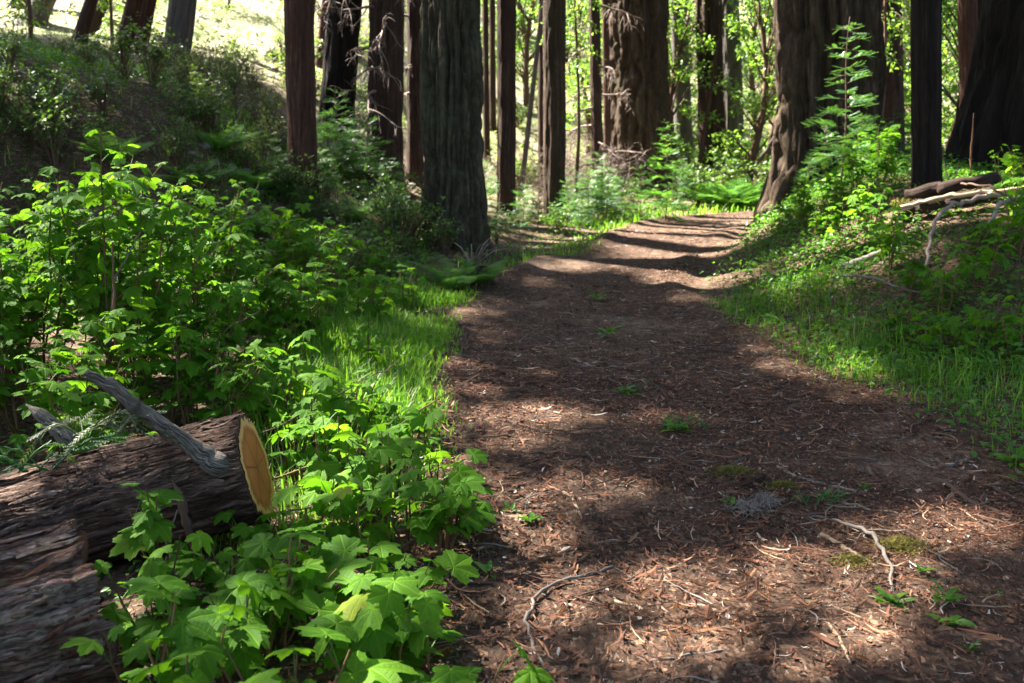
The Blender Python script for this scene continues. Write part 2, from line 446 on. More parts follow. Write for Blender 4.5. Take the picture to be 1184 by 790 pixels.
def soil_mat(name, trail):
    b = NB(name)
    P = b.n('ShaderNodeNewGeometry').outputs['Position']
    n1 = b.noise(P, 0.7, 6, 0.6); n2 = b.noise(P, 6.0, 8, 0.7); n3 = b.noise(P, 45.0, 6, 0.7)
    v = b.n('ShaderNodeTexVoronoi'); v.inputs['Scale'].default_value = 55.0; b.l(b.mapping(P, (1.9, 0.8, 1)), v.inputs['Vector'])
    sp = b.n('ShaderNodeSeparateColor'); b.l(v.outputs['Color'], sp.inputs[0])
    v2 = b.n('ShaderNodeTexVoronoi'); v2.inputs['Scale'].default_value = 16.0; v2.inputs['Randomness'].default_value = 1.0; b.l(b.mapping(P, (1.0, 2.2, 1)), v2.inputs['Vector'])
    sp2 = b.n('ShaderNodeSeparateColor'); b.l(v2.outputs['Color'], sp2.inputs[0])
    if trail:
        base = b.ramp(n1, [(0.3, (0.026, 0.017, 0.012)), (0.55, (0.050, 0.031, 0.021)), (0.74, (0.25, 0.180, 0.13))])
    else:
        base = b.ramp(n1, [(0.3, (0.03, 0.022, 0.014)), (0.55, (0.062, 0.043, 0.027)), (0.75, (0.11, 0.08, 0.05))])
    chips = b.ramp(sp.outputs[0], [(0.0, (0.03, 0.018, 0.012)), (0.45, (0.09, 0.05, 0.032)), (0.8, (0.19, 0.11, 0.07)), (1.0, (0.36, 0.27, 0.19))])
    chips2 = b.ramp(sp2.outputs[1], [(0.0, (0.03, 0.02, 0.014)), (0.6, (0.12, 0.065, 0.04)), (1.0, (0.26, 0.17, 0.11))])
    f = b.math('MULTIPLY', b.math('MULTIPLY', b.math('SUBTRACT', b.math('ADD', n2, b.math('MULTIPLY', sp.outputs[1], 0.35)), 0.5), 3.2, clamp=True), 0.5)
    c = b.mix(f, base, chips)
    f2 = b.math('MULTIPLY', b.math('SUBTRACT', sp2.outputs[2], 0.72), 3.0, clamp=True)
    c = b.mix(f2, c, chips2)
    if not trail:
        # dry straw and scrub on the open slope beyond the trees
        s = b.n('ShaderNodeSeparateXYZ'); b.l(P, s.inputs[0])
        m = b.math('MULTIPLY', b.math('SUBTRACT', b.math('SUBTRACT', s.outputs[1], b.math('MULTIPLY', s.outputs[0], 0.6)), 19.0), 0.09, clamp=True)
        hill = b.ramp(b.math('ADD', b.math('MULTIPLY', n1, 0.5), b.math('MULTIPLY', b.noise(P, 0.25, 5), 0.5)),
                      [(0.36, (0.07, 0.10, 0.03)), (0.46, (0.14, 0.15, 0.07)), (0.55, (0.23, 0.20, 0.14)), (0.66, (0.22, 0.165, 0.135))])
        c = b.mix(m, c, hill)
    h = b.math('ADD', b.math('MULTIPLY', n2, 0.6), b.math('MULTIPLY', n3, 0.45))
    nr = b.bump(h, 0.9, 0.03)
    return b.done(b.principled(c, 0.95, nr, 0.12))
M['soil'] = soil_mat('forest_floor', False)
M['trail'] = soil_mat('trail_duff', True)

b = NB('leaf_litter')
c = b.ramp(b.attr(), [(0.0, (0.022, 0.014, 0.010)), (0.3, (0.06, 0.026, 0.016)), (0.6, (0.15, 0.060, 0.032)), (0.84, (0.27, 0.135, 0.075)), (0.95, (0.40, 0.28, 0.19)), (1.0, (0.38, 0.32, 0.27))])
M['litter'] = b.done(b.principled(c, 0.8, None, 0.2))

b = NB('cut_wood')
uv = b.n('ShaderNodeTexCoord').outputs['UV']
ln = b.n('ShaderNodeVectorMath', operation='LENGTH'); b.l(uv, ln.inputs[0])
wob = b.noise(uv, 2.2, 4)
rr = b.math('ADD', ln.outputs['Value'], b.math('MULTIPLY', b.math('SUBTRACT', wob, 0.5), 0.10))
rings = b.math('PINGPONG', b.math('MULTIPLY', rr, 22.0), 0.5)
sepuv = b.n('ShaderNodeSeparateXYZ'); b.l(uv, sepuv.inputs[0])
an = b.math('ARCTAN2', sepuv.outputs[0], sepuv.outputs[1])
ck = b.math('ABSOLUTE', b.math('SUBTRACT', b.math('ADD', b.math('PINGPONG', b.math('ADD', b.math('MULTIPLY', an, 0.45), 8.37), 0.5), b.math('MULTIPLY', b.noise(uv, 5.0, 4), 0.10)), 0.27))
ck = b.math('MULTIPLY', b.math('SUBTRACT', 1.0, b.math('MULTIPLY', b.math('MULTIPLY', ck, ln.outputs['Value']), 70.0), clamp=True), b.math('LESS_THAN', rr, 0.8))
c = b.ramp(rr, [(0.0, (0.36, 0.085, 0.014)), (0.64, (0.44, 0.125, 0.022)), (0.76, (0.28, 0.065, 0.012)), (0.83, (0.42, 0.14, 0.028)), (0.875, (0.66, 0.38, 0.13)), (0.985, (0.56, 0.32, 0.11)), (1.0, (0.3, 0.17, 0.08))])
c = b.mix(b.math('MULTIPLY', rings, 0.35), c, (0.30, 0.12, 0.04))
st = b.noise(b.mapping(uv, (3, 30, 1)), 1.0, 5)
c = b.mix(b.math('MULTIPLY', st, 0.28), c, (0.26, 0.10, 0.04))
c = b.mix(b.math('MULTIPLY', ck, 0.8), c, (0.07, 0.025, 0.01))
c = b.mix(b.math('MULTIPLY', b.math('MULTIPLY', b.math('SUBTRACT', b.noise(uv, 1.6, 5, 0.7), 0.5), 4.0, clamp=True), 0.45), c, (0.22, 0.10, 0.045))
M['cut'] = b.done(b.principled(c, 0.65, b.bump(b.math('ADD', st, rings), 0.35, 0.004), 0.3))

b = NB('rock')
P = b.n('ShaderNodeTexCoord').outputs['Object']
n = b.noise(P, 5.0, 8, 0.65)
M['rock'] = b.done(b.principled(b.ramp(n, [(0.3, (0.09, 0.08, 0.075)), (0.7, (0.36, 0.33, 0.32))]), 0.85, b.bump(n, 0.8, 0.05), 0.2))
b = NB('moss')
P = b.n('ShaderNodeTexCoord').outputs['Object']
n = b.noise(P, 60.0, 6, 0.7)
M['moss'] = b.done(b.principled(b.ramp(n, [(0.3, (0.09, 0.085, 0.018)), (0.7, (0.28, 0.24, 0.06))]), 0.95, b.bump(n, 1.0, 0.02), 0.1))

# ------------------------------------------------------------------ ground and trail
def grid_sheet(xs, ys, zf):
    X, Y = np.meshgrid(xs, ys)
    Z = zf(X, Y)
    nx, ny = len(xs), len(ys)
    i = np.arange(ny - 1)[:, None] * nx; j = np.arange(nx - 1)[None, :]
    q = np.stack([i + j, i + j + 1, i + nx + j + 1, i + nx + j], -1).reshape(-1, 4)
    g = Geo(); g.add(np.stack([X, Y, Z], -1).reshape(-1, 3), None, q, np.stack([X, Y], -1).reshape(-1, 2))
    return g
def graded(a, b_, fine0, fine1, step, grow):
    out = list(np.arange(fine0, fine1 + 1e-6, step))
    s, x = step, out[-1]
    while x < b_: s = min(s * grow, 6); x += s; out.append(x)
    s, x = step, out[0]
    pre = []
    while x > a: s = min(s * grow, 6); x -= s; pre.append(x)
    return np.array(pre[::-1] + out)
gx = graded(-110, 110, -6.5, 6.0, 0.085, 1.07)
gy = graded(-25, 150, 1.2, 15.0, 0.085, 1.05)
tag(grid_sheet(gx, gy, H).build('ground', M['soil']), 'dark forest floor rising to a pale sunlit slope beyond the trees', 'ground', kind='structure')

LIFT = 0.014
def trail_sheet():
    seg = PC[(PC[:, 1] > -5.5)]
    # even spacing along
    L = np.concatenate([[0], np.cumsum(np.hypot(np.diff(seg[:, 0]), np.diff(seg[:, 1])))])
    s = [0.0]
    while s[-1] < L[-1]:
        yy = np.interp(s[-1], L, seg[:, 1]); s.append(s[-1] + (0.035 if 1.5 < yy < 9 else 0.09))
    s = np.array(s)
    cx, cy, hw = (np.interp(s, L, seg[:, k]) for k in range(3))
    tx, ty = np.gradient(cx, s), np.gradient(cy, s)
    t = np.linspace(-1.22, 1.22, 74)
    X = cx[:, None] + ty[:, None] * hw[:, None] * t[None]; Y = cy[:, None] - tx[:, None] * hw[:, None] * t[None]
    e = (1.02 - np.abs(t))[None] * hw[:, None] + 0.13 * fbm(X * 1.7, Y * 1.7, seed=21, octv=3)
    Z = H(X, Y) + np.clip(e * 0.18, -0.04, LIFT) + 0.004 * fbm(X * 14, Y * 14, seed=23, octv=2)
    nx, ny = len(t), len(s)
    i = np.arange(ny - 1)[:, None] * nx; j = np.arange(nx - 1)[None, :]
    q = np.stack([i + j, i + j + 1, i + nx + j + 1, i + nx + j], -1).reshape(-1, 4)
    g = Geo(); g.add(np.stack([X, Y, Z], -1).reshape(-1, 3), None, q, np.stack([X, Y], -1).reshape(-1, 2))
    return g
tag(trail_sheet().build('trail', M['trail']), 'wide dirt trail strewn with redwood litter winding between the trunks', 'trail', kind='structure')

def HS(x, y):
    """surface height, trail included"""
    d, s = path_d(x, y)
    return H(np.ravel(x), np.ravel(y)) + np.where(d < -0.02, LIFT, 0.0)

# ------------------------------------------------------------------ spots the crowns are opened for, so the sun reaches them
SU = np.array([-SUN[1], SUN[0], 0.0]); SU /= np.linalg.norm(SU)
SV = np.cross(SUN, SU)
CELL = 0.07
MU0, MV0, MN = -40.0, -40.0, 1150
MASK = np.zeros((MN, MN), bool); DARK = np.zeros((MN, MN), bool)
def lit_points(P, rad, M_=None):
    M_ = MASK if M_ is None else M_
    u = ((P @ SU) - MU0) / CELL; v = ((P @ SV) - MV0) / CELL
    k = int(math.ceil(rad / CELL))
    for a in range(-k, k + 1):
        for c_ in range(-k, k + 1):
            if a * a + c_ * c_ <= (rad / CELL) ** 2 + 0.5:
                ii = np.clip((u + a).astype(int), 0, MN - 1); jj = np.clip((v + c_).astype(int), 0, MN - 1)
                M_[ii, jj] = True
def in_poly(P, poly):
    x, y = P[:, 0], P[:, 1]; ins = np.zeros(len(P), bool)
    n = len(poly)
    for i in range(n):
        (x1, y1), (x2, y2) = poly[i], poly[(i + 1) % n]
        c_ = ((y1 > y) != (y2 > y)) & (x < (x2 - x1) * (y - y1) / (y2 - y1 + 1e-9) + x1)
        ins ^= c_
    return ins
def lit_poly(poly, off=0.0, rad=0.1, keep=1.0, nscale=0.02, step=5, M_=None):
    a = np.array(poly, float)
    gx_, gy_ = np.meshgrid(np.arange(a[:, 0].min(), a[:, 0].max(), step), np.arange(a[:, 1].min(), a[:, 1].max(), step))
    P = np.stack([gx_.ravel(), gy_.ravel()], 1)
    P = P[in_poly(P, poly)]
    if keep < 1:
        P = P[(fbm(P[:, 0] * nscale, P[:, 1] * nscale * 1.6, seed=31, octv=3) * 0.5 + 0.5) < keep]
    if not len(P): return
    W, hit = at_many(P, off)
    lit_points(W[hit], rad, M_)
# on the trail
lit_poly([(650, 700), (700, 668), (830, 650), (950, 640), (1075, 612), (1105, 640), (1060, 690), (1080, 735), (960, 722), (860, 742), (760, 738), (690, 725)], 0, 0.045, step=5)
lit_poly([(560, 735), (900, 745), (1090, 742), (900, 785), (600, 780)], 0, 0.05, 0.28, 0.03)
lit_poly([(900, 575), (1130, 560), (1184, 600), (1120, 625), (960, 620)], 0, 0.05, 0.30, 0.03)
lit_poly([(585, 582), (640, 560), (720, 556), (790, 572), (760, 600), (700, 600), (600, 598)], 0, 0.03, step=5)
lit_poly([(520, 508), (580, 474), (690, 470), (790, 478), (770, 498), (640, 505), (560, 520)], 0, 0.05, 0.55, 0.03)
lit_poly([(545, 435), (640, 425), (640, 445), (560, 455)], 0, 0.05, 0.5, 0.03)
lit_poly([(545, 322), (610, 305), (700, 296), (726, 284), (728, 296), (690, 312), (610, 335), (560, 338)], 0, 0.10)
lit_poly([(775, 350), (800, 318), (850, 300), (858, 318), (840, 345), (800, 360)], 0, 0.12)
lit_poly([(700, 262), (760, 250), (870, 246), (870, 272), (740, 278)], 0, 0.2)
lit_poly([(690, 275), (720, 215), (870, 195), (880, 245), (720, 285)], 0.3, 0.25)
lit_poly([(735, 165), (800, 165), (805, 255), (735, 262)], 0.6, 0.3)
lit_poly([(640, 400), (860, 380), (980, 470), (1100, 520), (700, 470)], 0, 0.04, 0.22, 0.04)
# grass and shrubs by the left edge
lit_poly([(330, 410), (440, 345), (540, 325), (548, 370), (520, 450), (440, 500), (330, 480)], 0.12, 0.14)
lit_poly([(330, 520), (520, 440), (530, 520), (440, 560)], 0.15, 0.08, 0.6, 0.03)
lit_poly([(520, 335), (560, 300), (640, 290), (640, 320), (560, 345)], 0.15, 0.12)
lit_poly([(0, 190), (160, 180), (260, 230), (420, 330), (420, 400), (250, 380), (100, 330), (0, 330)], 0.9, 0.10, 0.78, 0.018)
lit_poly([(0, 300), (400, 330), (450, 420), (300, 480), (0, 470)], 0.5, 0.08, 0.68, 0.022)
lit_poly([(300, 470), (560, 490), (590, 570), (520, 660), (340, 600)], 0.3, 0.08, 0.78, 0.022)
lit_poly([(90, 600), (420, 600), (600, 700), (600, 790), (100, 790)], 0.3, 0.07, 0.74, 0.022)
lit_poly([(60, 505), (280, 470), (290, 490), (80, 540)], 0.32, 0.05, 0.75, 0.03)
lit_poly([(0, 600), (60, 600), (130, 660), (100, 740), (0, 700)], 0.4, 0.05, 0.45, 0.03)
# right bank
lit_poly([(850, 330), (930, 280), (1010, 255), (1100, 290), (1060, 330), (960, 370), (860, 375)], 0.15, 0.12, 0.5, 0.03)
lit_poly([(850, 360), (960, 380), (1010, 430), (960, 460), (870, 400)], 0.12, 0.10, 0.5, 0.03)
lit_poly([(1000, 300), (1184, 310), (1184, 450), (1040, 400)], 0.4, 0.08, 0.25, 0.03)
lit_poly([(930, 150), (1050, 170), (1050, 240), (930, 230)], 0.5, 0.2, 0.6, 0.03)
lit_poly([(840, 30), (920, 30), (900, 270), (830, 275)], 0.0, 0.2, 0.7, 0.03)
# bank top and clearing
lit_poly([(0, 60), (150, 70), (210, 105), (260, 160), (330, 215), (240, 120), (140, 60)], 0.3, 0.2, 0.7, 0.03)

# sun reaching the flanks of the trunks by the trail and the top of the sawn log
def lit_trunk(px, d, r, z0, z1, keep=0.7):
    b_ = on(px, d)
    A_, Z_ = np.meshgrid(np.radians(np.arange(140, 262, 8)), np.arange(z0, z1, 0.12))
    P = np.stack([b_[0] + r * np.cos(A_), b_[1] + r * np.sin(A_), b_[2] + Z_], -1).reshape(-1, 3)
    P = P[(fbm(P[:, 0] * 2, P[:, 1] * 2, P[:, 2] * 0.9, seed=35, octv=2) * .5 + .5) < keep]
    lit_points(P, 0.12)
lit_trunk(954, 13.6, 0.66, 0, 5, 0.8)
lit_trunk(738, 22.5, 0.7, 0, 6, 0.8)
lit_trunk(525, 13.2, 0.42, 0, 5, 0.45)
lit_trunk(641, 16, 0.2, 0, 5, 0.8)
for t_ in np.linspace(0.2, 1.0, 60):
    p = pt(-190, 668, 3.62) * (1 - t_) + pt(296, 541, 3.78) * t_
    if vnoise(t_ * 9, 0.3, seed=4) > -0.25: lit_points(p[None] + np.array([[0, 0.05, 0.2], [0, 0.12, 0.17], [0, -0.05, 0.2]]), 0.07)
# ground that lies in shade: boughs are denser on the sun's way to it
for poly, off in (([(430, 500), (530, 480), (560, 330), (700, 290), (860, 300), (1184, 500), (1184, 790), (560, 790), (500, 600)], 0.0), ([(560, 330), (720, 262), (860, 262), (860, 320)], 0.0),
                  ([(800, 340), (900, 250), (1184, 230), (1184, 520), (1000, 470)], 0.2), ([(0, 90), (150, 95), (230, 130), (330, 230), (420, 300), (0, 240)], 0.1), ([(0, 420), (300, 420), (300, 620), (0, 790)], 0.2)):
    lit_poly(poly, off, 0.22, step=9, M_=DARK)
lit_poly([(-40, 20), (200, 40), (262, 120), (330, 200), (250, 140), (190, 95), (0, 75)], 0.7, 0.3, step=8)
lit_poly([(365, 165), (440, 160), (450, 225), (370, 215)], 0.5, 0.2, 0.7, 0.03)
lit_poly([(300, 170), (345, 190), (350, 240), (300, 215)], 0.4, 0.2, 0.6, 0.03)
lit_poly([(0, 110), (200, 120), (330, 240), (200, 230), (0, 180)], 0.3, 0.12, 0.33, 0.03)
def lit(P, MASK=MASK):
    u = (((P @ SU) - MU0) / CELL).astype(int); v = (((P @ SV) - MV0) / CELL).astype(int)
    ok = (u >= 0) & (v >= 0) & (u < MN) & (v < MN)
    return np.where(ok, MASK[np.clip(u, 0, MN - 1), np.clip(v, 0, MN - 1)], False)

# ------------------------------------------------------------------ plant templates
def lobed_leaf():
    """palmate leaf, 5 pointed lobes with toothed edges; y is the tip, unit length"""
    lob = [(0, 1.0), (26, 0.60), (50, 0.86), (78, 0.52), (102, 0.64), (140, 0.34), (168, 0.24)]
    half = []
    for k in range(len(lob) - 1):
        (a0, r0), (a1, r1) = lob[k], lob[k + 1]
        half.append((a0, r0))
        half.append((a0 + (a1 - a0) * 0.30, (r0 * 0.62 + r1 * 0.38) * 1.0))
        half.append((a0 + (a1 - a0) * 0.42, (r0 * 0.50 + r1 * 0.50) * 1.09))
        half.append((a0 + (a1 - a0) * 0.72, (r0 * 0.22 + r1 * 0.78) * 0.97))
    half.append(lob[-1])
    pts = [(-a, r) for a, r in half[:0:-1]] + half
    out = np.array([(math.sin(math.radians(a)) * r, math.cos(math.radians(a)) * r) for a, r in pts])
    mid = out * 0.52
    n = len(out)
    v2 = np.vstack([[(0, 0)], mid, out])
    ang = np.arctan2(v2[:, 0], v2[:, 1]); r = np.hypot(v2[:, 0], v2[:, 1])
    ridge = np.abs(((np.degrees(np.abs(ang)) + 25.5) % 51) - 25.5) / 25.5       # 0 on the lobes' main veins
    z = -0.26 * r**2 + 0.10 * r * (ridge - 0.4)
    V = np.column_stack([v2, z])
    tri = [(0, 1 + i + 1, 1 + i) for i in range(n - 1)]
    quad = [(1 + i, 1 + i + 1, 1 + n + i + 1, 1 + n + i) for i in range(n - 1)]
    return V, np.array(tri), np.array(quad), v2
LV, LT, LQ, LUV = lobed_leaf()
OV = np.array([(0, 0, 0), (-0.26, 0.35, 0.07), (0, 0.40, 0), (0.26, 0.35, 0.07), (-0.17, 0.74, 0.02), (0, 0.75, -0.04), (0.17, 0.74, 0.02), (0, 1.0, -0.13)])
OT = np.array([(0, 2, 1), (0, 3, 2), (4, 5, 7), (5, 6, 7)]); OQ = np.array([(1, 2, 5, 4), (2, 3, 6, 5)])

def frond_tmpl(pairs=11, ln=0.22, wd=0.035):
    """a flat spray of needles on one axis, unit length along y"""
    V, Q, T = [], [], []
    for k in range(pairs):
        y = 0.06 + 0.90 * k / pairs
        l = ln * (1 - 0.55 * abs(2 * y - 0.85)) * (1.0 if y < 0.8 else 0.8)
        for s in (-1, 1):
            i = len(V)
            dx, dy = s * l * 0.80, l * 0.60
            V += [(0, y - wd * 0.5, 0), (0, y + wd * 0.5, 0), (dx * 0.6 - 0, dy * 0.6 + y + wd * 0.6, 0.012), (dx, dy + y, -0.01)]
            Q.append((i, i + 1, i + 2, i + 3) if s < 0 else (i, i + 3, i + 2, i + 1))
    i = len(V)
    V += [(-0.007, 0, 0), (0.007, 0, 0), (0.003, 1, 0), (-0.003, 1, 0)]; Q.append((i, i + 1, i + 2, i + 3))
    return np.array(V), np.array(Q)
FV, FQ = frond_tmpl()
FV2, FQ2 = frond_tmpl(7, 0.26, 0.06)

def rot_z(a):
    c_, s_ = np.cos(a), np.sin(a); z = np.zeros_like(c_); o = np.ones_like(c_)
    return np.stack([np.stack([c_, -s_, z], -1), np.stack([s_, c_, z], -1), np.stack([z, z, o], -1)], -2)

def dirs(az, pitch):
    return np.stack([np.cos(az) * np.cos(pitch), np.sin(az) * np.cos(pitch), np.sin(pitch)], -1)

def upvec(n, amt, rg):
    u = np.stack([rg.normal(0, amt, n), rg.normal(0, amt, n), np.ones(n)], -1)
    return u / np.linalg.norm(u, axis=1)[:, None]

# ------------------------------------------------------------------ broad-leaved shrubs
def make_shrub(base, stems, height, spread, leaf, label, group, seed, lean=(0, 0), bare=0.25, name='broad_leaved_shrub'):
    rg = np.random.default_rng(seed)
    root = empty(name, base, label, 'shrub', group)
    gs, gl = Geo(), Geo()
    LP, LD, LS, LU = [], [], [], []
    def leaves_on(P, t0, t1, dens, size):
        L = np.linalg.norm(np.diff(P, axis=0), axis=1).sum()
        k = max(2, int(L * (t1 - t0) / dens))
        for q in range(k):
            t = t0 + (t1 - t0) * (q + rg.uniform(0, 0.6)) / k
            x = t * (len(P) - 1); i = min(int(x), len(P) - 2)
            p = P[i] + (P[i + 1] - P[i]) * (x - i)
            az = q * 2.4 + rg.normal(0, 0.5) + seed
            up = rg.uniform(0.1, 0.8) + 0.5 * t
            pl = size * rg.uniform(0.45, 1.0)
            d = dirs(np.array(az), np.array(min(up, 1.25)))
            e = p + d * pl + np.array([0, 0, 0.0])
            tube(gl, np.stack([p, p + d * pl * 0.55 + np.array([0, 0, pl * 0.06]), e]), [0.0022, 0.0018, 0.0014], 3, 1, rg.uniform(0.4, 0.9), False)
            s = size * rg.uniform(0.5, 1.15) * (1.0 if t < 0.85 else 0.72)
            LP.append(e); LS.append(s)
            LD.append(dirs(np.array(az + rg.normal(0, 0.35)), np.array(rg.normal(-0.22, 0.28))))
            LU.append(1.0 - 0.25 * (1 - t))
    for s in range(stems):
        a = rg.uniform(0, 2 * PI)
        out = spread * math.sqrt(rg.uniform(0.02, 1))
        hh = height * rg.uniform(0.72, 1.06) * (1 - 0.25 * (out / (spread + 1e-6)) ** 2)
        tip = np.array([math.cos(a) * out + lean[0] * hh, math.sin(a) * out + lean[1] * hh, hh])
        b0 = np.array([math.cos(a), math.sin(a), 0]) * spread * 0.22 * rg.uniform(0.2, 1)
        b0[2] = hz(base[0] + b0[0], base[1] + b0[1]) - base[2] - 0.03
        t = np.linspace(0, 1, 8)[:, None]
        P = b0 + (tip - b0) * t + np.array([0, 0, 1]) * (0.12 * hh * np.sin(t * PI) * (out / (hh + .01)))
        P = P + rg.normal(0, 0.012 * hh, P.shape) * np.sin(t * PI)
        tube(gs, P, np.linspace(0.0065, 0.0025, 8) * (0.7 + 0.4 * height), 5, 0, rg.uniform(0, 1), False)
        leaves_on(P, bare, 1.0, leaf * 0.62, leaf)
        if hh > 0.5:
            for q in range(int(2 + hh * 4)):
                tt = rg.uniform(0.3, 0.9); x = tt * 7; i = min(int(x), 6)
                p = P[i] + (P[i + 1] - P[i]) * (x - i)
                az = rg.uniform(0, 2 * PI); ln = hh * rg.uniform(0.14, 0.32)
                d = dirs(np.array(az), np.array(rg.uniform(0.2, 0.9)))
                Q = np.stack([p, p + d * ln * 0.5, p + d * ln + np.array([0, 0, ln * 0.12])])
                tube(gs, Q, [0.003, 0.0022, 0.0015], 4, 0, rg.uniform(0, 1), False)
                leaves_on(Q, 0.25, 1.0, leaf * 0.55, leaf * 0.9)
    LP, LD, LS = np.array(LP), np.array(LD), np.array(LS)
    n = len(LP)
    R = frames(LD, upvec(n, 0.30, rg))
    asp = rg.uniform(0.92, 1.18, n)
    R = R * np.stack([LS * asp, LS, LS * rg.uniform(0.5, 1.7, n)], -1)[:, None, :]
    gl.inst(LV, R, LP, np.clip(rg.normal(0.5, 0.22, n) * np.array(LU), 0, 1), LT, LQ, LUV)
    gs.build('stem', M['cane'], root)
    gl.build('foliage', [M['leaf'], M['herb']], root)
    return root

# ------------------------------------------------------------------ small-leaved brush (copied)
def make_brush(seed, mat, label, group, leaf=0.05, n=420, name='bush', wide=0.55):
    rg = np.random.default_rng(seed)
    root = empty(name, (0, 0, -60), label, 'bush', group)
    gs, gl = Geo(), Geo()
    tips = []
    for s in range(16):
        a = rg.uniform(0, 2 * PI); o = wide * math.sqrt(rg.uniform(0.05, 1)); h = rg.uniform(0.55, 1.0) * (1 - 0.45 * (o / wide) ** 2)
        t = np.linspace(0, 1, 6)[:, None]
        tip = np.array([math.cos(a) * o, math.sin(a) * o, h])
        P = tip * t + np.array([0, 0, 0.2 * h]) * np.sin(t * PI) + rg.normal(0, 0.02, (6, 3)) * np.sin(t * PI)
        P[0, 2] = -0.15
        tube(gs, P, np.linspace(0.011, 0.003, 6), 4, 0, rg.uniform(), False)
        for q in range(7):
            tt = rg.uniform(0.25, 1.0); x = tt * 5; i = min(int(x), 4); p = P[i] + (P[i + 1] - P[i]) * (x - i)
            d = dirs(np.array(rg.uniform(0, 2 * PI)), np.array(rg.uniform(0, 1.0))) * rg.uniform(0.1, 0.26)
            tube(gs, np.stack([p, p + d * 0.6, p + d]), [0.003, 0.002, 0.0012], 3, 0, rg.uniform(), False)
            tips.append((p, d))
    k = rg.integers(0, len(tips), n); t = rg.uniform(0.15, 1.1, n)
    P = np.array([tips[i][0] + tips[i][1] * tt for i, tt in zip(k, t)]) + rg.normal(0, 0.015, (n, 3))
    D = dirs(rg.uniform(0, 2 * PI, n), rg.normal(0.1, 0.5, n))
    S = leaf * rg.uniform(0.6, 1.3, n)
    gl.inst(OV, frames(D, upvec(n, 0.6, rg)) * S[:, None, None], P, np.clip(rg.normal(0.5, 0.25, n), 0, 1), OT, OQ)
    gs.build('stem', M['twig_brown'], root); gl.build('foliage', mat, root)
    return root

def make_dry_brush(seed, label, group, name='dead_bush', needles=True):
    rg = np.random.default_rng(seed)
    root = empty(name, (0, 0, -60), label, 'dead bush', group)
    gs = Geo(); tips = []
    def grow(p, d, ln, r, lev):
        k = 5
        P = [p]; dd = d.copy()
        for q in range(k):
            dd = dd + rg.normal(0, 0.16, 3); dd /= np.linalg.norm(dd)
            P.append(P[-1] + dd * ln / k)
        P = np.array(P)
        tube(gs, P, np.linspace(r, r * 0.45, k + 1), 4 if lev == 0 else 3, 0, rg.uniform(), False)
        if lev < 2:
            for q in range(9 if lev == 0 else 6):
                x = rg.uniform(0.2, 1) * k; i = min(int(x), k - 1); b_ = P[i] + (P[i + 1] - P[i]) * (x - i)
                nd = dd * 0.5 + dirs(np.array(rg.uniform(0, 2 * PI)), np.array(rg.uniform(-0.4, 0.6))); nd /= np.linalg.norm(nd)
                grow(b_, nd, ln * rg.uniform(0.3, 0.55), r * 0.45, lev + 1)
        else:
            tips.append((P[2], dd))
    for s in range(9):
        a = rg.uniform(0, 2 * PI)
        grow(np.array([math.cos(a) * 0.1, math.sin(a) * 0.1, -0.1]), dirs(np.array(a), np.array(rg.uniform(0.5, 1.4))), rg.uniform(0.6, 1.1), 0.010, 0)
    gs.build('branchwork', M['dead'], root)
    return root

# ------------------------------------------------------------------ young redwoods, ferns
def make_sapling(seed, height, label, group, reach=0.42, low=0.06, name='redwood_sapling', mat='needle', step=0.075):
    rg = np.random.default_rng(seed)
    root = empty(name, (0, 0, -60), label, 'sapling', group)
    gs, gl = Geo(), Geo()
    z = np.linspace(-0.08, height, 14)
    S = np.stack([0.02 * np.sin(z * 3), 0.015 * np.cos(z * 4), z], -1)
    tube(gs, S, np.linspace(0.012, 0.0025, 14) * (0.6 + height * 0.4), 6, 0, 0.5)
    FP, FD, FS = [], [], []
    zz = height * low
    k = 0
    while zz < height * 0.97:
        for q in range(rg.integers(2, 4)):
            a = k * 2.4 + rg.normal(0, 0.3); k += 1
            ln = reach * (0.25 + 0.75 * (1 - zz / height) ** 0.7) * height * rg.uniform(0.55, 1.05)
            up = rg.uniform(-0.1, 0.75)
            t = np.linspace(0, 1, 6)[:, None]
            d = dirs(np.array(a), np.array(up))
            P = np.array([0, 0, zz]) + d * ln * t + np.array([0, 0, -rg.uniform(0.2, 0.5) * ln]) * t**2
            tube(gs, P, np.linspace(0.004, 0.0012, 6), 3, 0, rg.uniform(), False)
            side = np.array([-math.sin(a), math.cos(a), 0])
            m = max(4, int(ln / 0.035))
            for j in range(m):
                tt = 0.15 + 0.85 * j / m; x = tt * 5; i = min(int(x), 4); p = P[i] + (P[i + 1] - P[i]) * (x - i)
                sg = 1 if j % 2 else -1
                fl = ln * 0.52 * (1 - 0.5 * tt) + 0.05
                FP.append(p); FD.append(d * 0.75 + side * sg * 0.75 + np.array([0, 0, rg.normal(-0.08, 0.15)])); FS.append(fl)
            FP.append(P[4]); FD.append(P[5] - P[4]); FS.append(0.07 + ln * 0.12)
        zz += step * rg.uniform(0.7, 1.3) * (0.5 + height * 0.35)
    for q in range(4):
        FP.append(S[-2]); FD.append(dirs(np.array(q * 1.6), np.array(0.9))); FS.append(0.08)
    FP, FD, FS = np.array(FP), np.array(FD), np.array(FS); n = len(FP)
    R = frames(FD, upvec(n, 0.25, rg)) * FS[:, None, None]
    gl.inst(FV, R, FP, np.clip(rg.normal(0.5, 0.22, n), 0, 1), None, FQ)
    gs.build('trunk', M['twig_brown'], root); gl.build('foliage', M[mat], root)
    return root

